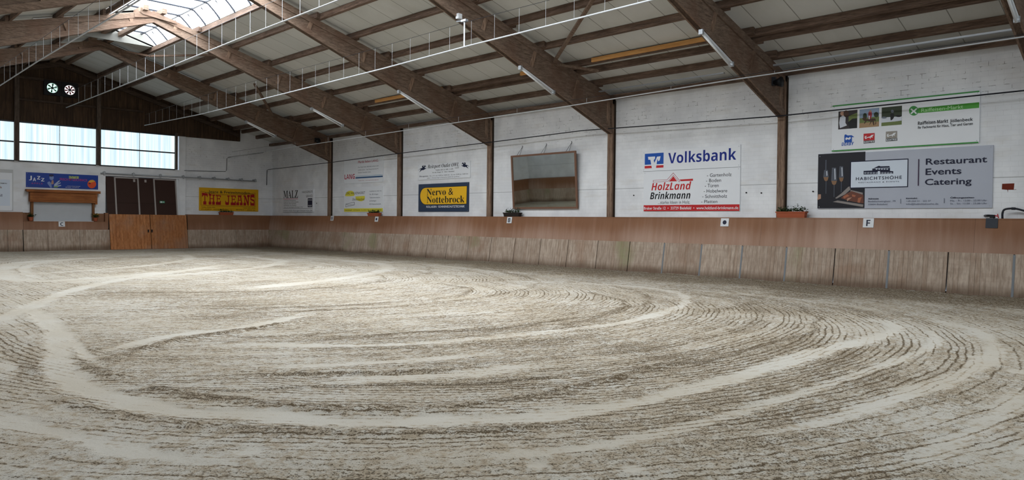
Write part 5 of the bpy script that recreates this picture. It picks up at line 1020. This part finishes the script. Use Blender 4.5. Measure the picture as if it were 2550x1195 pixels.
# ------------------------------------------------------------------ lettering
_SER = {'s': (0x1D400, 0x1D41A), 'si': (0x1D468, 0x1D482), 'bi': (0x1D63C, 0x1D656), 'b': (0x1D5D4, 0x1D5EE)}
def styled(body, st):
    if st not in _SER: return body
    U, L = _SER[st]
    if any(ord(ch) > 127 for ch in body) or (st == 'b' and any(ch.isdigit() for ch in body)): return body
    return ''.join(chr(U + ord(ch) - 65) if 'A' <= ch <= 'Z' else chr(L + ord(ch) - 97) if 'a' <= ch <= 'z' else ch for ch in body)
_GLYPH = {}
def glyphs(body, st):
    """flat outline mesh of a line of text; returns verts, faces, cap height"""
    key = (body, st)
    if key in _GLYPH: return _GLYPH[key]
    def run(b, fancy):
        cu = bpy.data.curves.new('t', 'FONT')
        cu.body = b
        cu.size = 1.0
        cu.resolution_u = 4
        if st == 'i': cu.shear = 0.3
        if fancy is False and st in ('b', 'bi', 's', 'si'):
            cu.offset = 0.022
            if st in ('bi', 'si'): cu.shear = 0.25
        if st == 'm': cu.offset = 0.010
        if st == 'w': cu.offset = 0.008; cu.space_character = 1.25
        ob = bpy.data.objects.new('t', cu)
        COL.objects.link(ob)
        dg = bpy.context.evaluated_depsgraph_get()
        me = bpy.data.meshes.new_from_object(ob.evaluated_get(dg))
        vs = [(v.co.x, v.co.y) for v in me.vertices]
        fs = [tuple(p.vertices) for p in me.polygons]
        bpy.data.objects.remove(ob, do_unlink=True); bpy.data.curves.remove(cu); bpy.data.meshes.remove(me)
        return vs, fs
    sb = styled(body, st)
    vs, fs = run(sb, sb != body)
    cv, _ = run(styled('H', st) if sb != body else 'H', sb != body)
    cap = max(v[1] for v in cv) - min(v[1] for v in cv)
    _GLYPH[key] = (vs, fs, cap)
    return _GLYPH[key]

SC = dict(white='#e6e9ee', ink='#17191f', navy='#142a86', blue='#1f55b0', red='#c22a2e', redline='#a8283a', green='#3f8e45', green2='#4d9e3a', mint='#bfe3b4',
          photodark='#3a3436', photogreen='#6f7d4a', photowhite='#d3d8e2', photoskin='#b08a74', photobrown='#4b352a', photoblack='#1f2022', photosky='#8fa3bd', photosand='#a98a68',
          photodgreen='#37402f', photored='#a33a44', photogrey='#6d7580', taupe='#98928a', signgrey='#b4b9c6', photoink='#25252c', woodpale='#8e8784', meat='#6e4438', meat2='#a8674c',
          glassgrey='#565b66', wine='#8a6a50', ink2='#1a1d36', white2='#d5dfec', greyink='#5d6274', plum='#3a2440', slate='#2f3d55', yellow='#f0bb25', navyk='#131b38', crimson='#b01f45',
          steel='#1f4f80', steel2='#7fa6c4', lemon='#e6dc4a', olive='#4a480f', yellow2='#dba614', rust='#7a3517', darkred='#a3171f', brownink='#5b3a10', banner='#1d3f96', magenta='#a83b7c',
          lime='#c8d84a', figblue='#7f92c4', fighair='#2a2b52', figstripe='#a9b8d4', figgreen='#7da05a', apple='#e2562c', apple2='#e0a63e', appledark='#7a2f3a', board_grey='#bfc1c2', rustink='#7a3a3a')
def sc(k):
    return plain('print_' + k, SC[k], 0.38, var=0.02)

def sign(d):
    ax, val, (u0, z0), W, H = d['ax'], d['val'], d['c'], d['W'], d['H']
    def w(lx, ly, off):
        return (val - off, u0 - lx, z0 + ly) if ax == 0 else (u0 + lx, val - off, z0 + ly)
    root = thing(d['name'], d['label'], d['cat'], w(0, 0, 0), 'advertising boards on the white walls')
    th = d['th']
    m = MB()
    c = [(-W / 2, -H / 2), (W / 2, -H / 2), (W / 2, H / 2), (-W / 2, H / 2)]
    bk = 0.0 if ax == 1 and val < 0.35 else -0.024
    m.add([w(a, b, th) for a, b in c] + [w(a, b, bk) for a, b in c], [(0, 1, 2, 3), (7, 6, 5, 4), (0, 4, 5, 1), (1, 5, 6, 2), (2, 6, 7, 3), (3, 7, 4, 0)])
    m.build('panel', sc(d['base']), root)
    parts = {}
    off = th
    for e in d['el']:
        off += 0.0002
        key = e[0] if e[1] == 'P' else 'lettering#%s' % e[2]
        mb, mats = parts.setdefault(key, (MB(), []))
        colr = e[-1]
        if colr not in mats: mats.append(colr)
        mi = mats.index(colr)
        if e[1] == 'P':
            mb.add([w(a, b, off) for a, b in e[2]], [tuple(range(len(e[2])))], mi)
        else:
            body, (x0, y0, x1, h), st = e[2], e[3], e[4]
            vs, fs, cap = glyphs(body, st)
            xa = min(v[0] for v in vs); xb = max(v[0] for v in vs)
            kx = (x1 - x0) / (xb - xa); ky = h / cap
            mb.add([w(x0 + (a - xa) * kx, y0 + b * ky, off) for a, b in vs], fs, mi)
    for pn, (mb, mats) in parts.items():
        mb.build(pn.split('#')[0], [sc(k) for k in mats], root)
    # fixing screws at the corners
    s = MB()
    for i, j in ((-1, -1), (1, -1), (1, 1), (-1, 1)):
        a, b = i * (W / 2 - .05), j * (H / 2 - .05)
        s.add([w(a + .012 * math.cos(t), b + .012 * math.sin(t), th + .004) for t in [k * math.pi / 4 for k in range(8)]], [tuple(range(8))])
    s.build('screw', GALV, root)
for d in SIGNS:
    sign(d)

# letter and dot markers on the kickboard
def marker(kind, c, along, lab):
    root = thing('arena_marker', lab, 'marker board', c, 'letter and dot boards on the kickboard')
    n = Vector((-0.986, 0, -0.164)) if along else Vector((0, -0.986, -0.164))
    r = Vector((0, -1, 0)) if along else Vector((1, 0, 0))
    u = Vector((0.164, 0, 0.986)) if along else Vector((0, 0.164, 0.986))
    C0 = Vector(c)
    def P(a, b, o): return tuple(C0 + r * a + u * b + n * o)
    w, h = .135, .125
    q = [(-w, -h), (w, -h), (w, h), (-w, h)]
    MB().add([P(a, b, .015) for a, b in q] + [P(a, b, -.02) for a, b in q], [(0, 1, 2, 3), (7, 6, 5, 4), (0, 4, 5, 1), (1, 5, 6, 2), (2, 6, 7, 3), (3, 7, 4, 0)]).build('plate', WHITE, root)
    m = MB()
    if kind == 'dot':
        m.add([P(.066 * math.cos(k * math.pi / 12), .066 * math.sin(k * math.pi / 12), .018) for k in range(24)], [tuple(range(24))])
        m.build('dot', sc('ink2'), root)
    else:
        vs, fs, cap = glyphs(kind, 'b')
        xa = min(v[0] for v in vs); xb = max(v[0] for v in vs)
        k = .17 / cap
        m.add([P((a - (xa + xb) / 2) * k * 1.05, b * k - .085, .018) for a, b in vs], fs)
        m.build('letter', sc('ink2'), root)
marker('M', (-.025, -7.01, 1.735), True, 'white board with letter M below the first frame post')
marker('dot', (-.03, -11.11, 1.71), True, 'white board with black dot below the trough under the sign with yellow footer')
marker('B', (-.03, -20.35, 1.72), True, 'white board with letter B below the dark planter and mirror')
marker('dot', (-.03, -29.80, 1.71), True, 'white board with black dot below the timber shop sign')
marker('F', (-.025, -34.02, 1.73), True, 'white board with letter F below the restaurant sign')
marker('C', (-10.93, -.10, 1.30), False, 'white board with letter C below the kiosk shutter')

# ------------------------------------------------------------------ wall mirror, leaning forward on hooks
def mirror():
    root = thing('wall_mirror', 'large framed mirror leaning forward on the right white wall above letter B', 'mirror', (0.3, -21.95, 2.17))
    t = NT('mirror_glass')
    t.col((0.74, 0.78, 0.73, 1)); t.rough(0.02); t.b.inputs['Metallic'].default_value = 1.0
    zb, ztp, xb, xt = 2.17, 4.31, 0.29, 0.13
    X = lambda z: xb + (xt - xb) * (z - zb) / (ztp - zb)
    ya, yb = -20.24, -23.64
    def slab(name, y0, y1, z0, z1, o0, o1, mat):
        m = MB()
        vs = [(X(z) + o, y, z) for y in (y0, y1) for z, o in ((z0, o0), (z1, o0), (z1, o1), (z0, o1))]
        m.add(vs, [(0, 1, 2, 3), (7, 6, 5, 4), (0, 4, 5, 1), (1, 5, 6, 2), (2, 6, 7, 3), (3, 7, 4, 0)])
        return m.build(name, mat, root)
    FR = plain('mirror_frame_wood', '#7b5b4a', 0.6)
    slab('glass', ya - .05, yb + .05, zb + .05, ztp - .05, -.005, .01, t.m)
    slab('backing', ya - .02, yb + .02, zb + .02, ztp - .02, .012, .03, DARKJOINT)
    slab('frame_side', ya, ya - .075, zb, ztp, -.03, .02, FR)
    slab('frame_side', yb + .075, yb, zb, ztp, -.03, .02, FR)
    slab('frame_rail', ya - .075, yb + .075, ztp - .07, ztp, -.03, .02, FR)
    slab('frame_rail', ya - .075, yb + .075, zb, zb + .07, -.03, .02, FR)
    for yy in (-20.62, -21.92, -23.2):
        m = MB().tube([(.355, yy - .04, 4.66), (.14, yy + .07, 4.30)], .007, 5)
        m.tube([(.355, yy - .04, 4.66), (.14, yy - .09, 4.30)], .007, 5)
        m.tube([(.36, yy - .04, 4.66), (.33, yy - .04, 4.70)], .012, 5)
        m.build('hanger_wire', DARKSTEEL, root)
mirror()

# ------------------------------------------------------------------ gable fans
def fan(x, z, tint, bladecol, lab, ang, nb):
    root = thing('gable_fan', lab, 'fan', (x, 0.2, z), 'fans in the boarded gable')
    H = 0.36
    ring = lambda r, y: [(x + r * math.cos(k * math.pi / 16), y, z + r * math.sin(k * math.pi / 16)) for k in range(32)]
    m = MB()
    sq = [(x + s * math.cos(k * math.pi / 16), z + s * math.sin(k * math.pi / 16)) for k in range(32) for s in [min(H / max(abs(math.cos(k * math.pi / 16)), 1e-6), H / max(abs(math.sin(k * math.pi / 16)), 1e-6))]]
    r = 0.24
    n = 32
    vs = [(a, .10, b) for a, b in sq] + ring(r, .10) + [(a, .27, b) for a, b in sq] + ring(r, .27)
    fs = []
    for k in range(n):
        j = (k + 1) % n
        fs += [(k, j, n + j, n + k), (n + k, n + j, 3 * n + j, 3 * n + k), (k, 2 * n + k, 2 * n + j, j)]
    m.add(vs, fs)
    m.build('housing', BLACK, root)
    def glow(t, e):
        e.inputs[0].default_value = tint; e.inputs[1].default_value = 1.1
    MB().add(ring(r + .01, .255), [tuple(range(32))]).build('opening', emit('daylight_behind_' + lab.split()[0], glow), root)
    for k in range(nb):
        a = ang + 2 * math.pi * k / nb
        pts = [(.05, -.25), (.05, .25), (.20, .30), (.225, .0), (.19, -.12)]
        q = [(x + rr * math.cos(a + t), 0.17 + .05 * t, z + rr * math.sin(a + t)) for rr, t in pts]
        MB().add(q + [(p[0], p[1] + .008, p[2]) for p in q], [(0, 1, 2, 3, 4), (9, 8, 7, 6, 5)] + [(i, i + 5, (i + 1) % 5 + 5, (i + 1) % 5) for i in range(5)]).build('blade', bladecol, root)
    MB().tube([(x, .21, z), (x, .13, z)], [.055, .06], 16).build('hub', DARKSTEEL, root)
    MB().bar((x - .25, .22, z), (x + .25, .22, z), .015, .015).build('motor_strut', DARKSTEEL, root)
fan(-11.28, 7.95, (0.62, 1.0, 0.86, 1), plain('fan_green', '#4a7a68', 0.5), 'left gable fan, greenish daylight behind its blades', 0.3, 6)
fan(-10.53, 7.95, (1.0, 0.97, 0.98, 1), plain('fan_red', '#8a1f2c', 0.5), 'right gable fan with dark red blades', 0.1, 8)

# ------------------------------------------------------------------ tap, hose and bare brick at the right edge
root = thing('water_tap', 'dark wall tap with red lever on the kickboard top near the right edge', 'tap', (-.02, -36.85, 1.86))
m = MB()
vs = [(LEAN(z) - .015 + o, y, z) for y in (-36.72, -36.97) for z, o in ((1.63, 0), (1.865, 0), (1.865, .013), (1.63, .013))]
m.add(vs, [(0, 1, 2, 3), (7, 6, 5, 4), (0, 4, 5, 1), (1, 5, 6, 2), (2, 6, 7, 3), (3, 7, 4, 0)])
m.build('cover_plate', DARKSTEEL, root)
MB().tube([(.35, -36.62, 1.93), (.05, -36.75, 1.93), (-.01, -36.86, 1.925), (-.02, -36.90, 1.88)], .028, 8).build('body', BLACK, root, smooth=True)
MB().box(-.04, .04, -36.90, -36.80, 1.87, 1.95).build('valve', BLACK, root)
MB().bar((0, -36.90, 1.93), (-.01, -36.965, 1.915), .03, .025).build('lever', REDPLASTIC, root)
MB().bar((0, -36.955, 1.97), (0, -36.975, 1.87), .02, .02).build('lever', REDPLASTIC, root)
pts = catmull([(-37.02, 1.86), (-37.02, 1.99), (-37.05, 2.07), (-37.14, 2.10), (-37.27, 2.10), (-37.42, 2.06), (-37.7, 1.96), (-38.1, 1.88)])
root = thing('water_hose', 'thick black hose arching from the ledge at the right picture edge', 'hose', (.1, -37.02, 1.86))
MB().tube([(.18, p[0], p[1]) for p in pts], .024, 10).build('hose', HOSE, root, smooth=True)
MB().tube([(.18, -37.20, 2.103), (.18, -37.28, 2.099)], .033, 10).build('coupling', DARKSTEEL, root, smooth=True)
m = MB()
q = [(-36.965, 2.71), (-37.215, 2.715), (-37.205, 2.565), (-37.26, 2.57), (-37.25, 2.558), (-37.09, 2.56), (-37.085, 2.49), (-37.075, 2.56), (-36.96, 2.575)]
m.add([(.357, a, b) for a, b in q], [tuple(range(len(q)))])
m.build('wall_chip', RAWBRICK)
tag(bpy.data.objects['wall_chip'], 'bare red brick patch in the white wall right of the restaurant sign', 'wall damage')
for y, z, lab in ((-30.30, 2.63, 'small dark wall bolt just right of the timber shop sign, nearer to the sign'), (-30.79, 2.61, 'small dark wall bolt between timber shop sign and fifth frame post'), (-26.10, 2.62, 'small dark wall bolt left of the timber shop sign'), (-32.36, 2.62, 'small dark wall bolt left of the restaurant sign'), (-4.75, 2.56, 'small dark wall bolt right of the appliance service sign')):
    tag(MB().tube([(.37, y, z), (.335, y, z)], .022, 8).build('wall_bolt', BLACK), lab, 'bolt', 'bolts in the right wall')

# unseen glowing panes added on the near gable and left wall to brighten the hall
NEAR_FILL_PANE = emit('added_near_fill', lambda t, e: (e.inputs[0].__setattr__('default_value', (0.85, 0.95, 1.0, 1)), e.inputs[1].__setattr__('default_value', NEAR_FILL)))
root = bpy.data.objects.new('window_5', None); root.location = (XR, YN, 4.2); COL.objects.link(root); struct(root)
MB().add([(-19.0, YN + .03, 4.3), (-3.0, YN + .03, 4.3), (-3.0, YN + .03, 6.0), (-19.0, YN + .03, 6.0)], [(0, 1, 2, 3)]).build('pane', NEAR_FILL_PANE, root)  # added glowing pane, fills the hall from behind the camera
MB().box(-19.1, -2.9, YN, YN + .06, 5.1, 5.2).build('frame', DARKSTEEL, root)
SIDE_FILL_PANE = emit('added_side_fill', lambda t, e: (e.inputs[0].__setattr__('default_value', (0.85, 0.94, 1.0, 1)), e.inputs[1].__setattr__('default_value', SIDE_FILL)))
root = bpy.data.objects.new('window_6', None); root.location = (XL, -27, 4.9); COL.objects.link(root); struct(root)
MB().add([(XL + .03, -12.0, 4.95), (XL + .03, -42.0, 4.95), (XL + .03, -42.0, 6.0), (XL + .03, -12.0, 6.0)], [(0, 1, 2, 3)]).build('pane', SIDE_FILL_PANE, root)  # added glowing pane, lifts the right wall from across the hall
MB().box(XL, XL + .06, -42.1, -11.9, 4.86, 4.95).build('frame', DARKSTEEL, root)
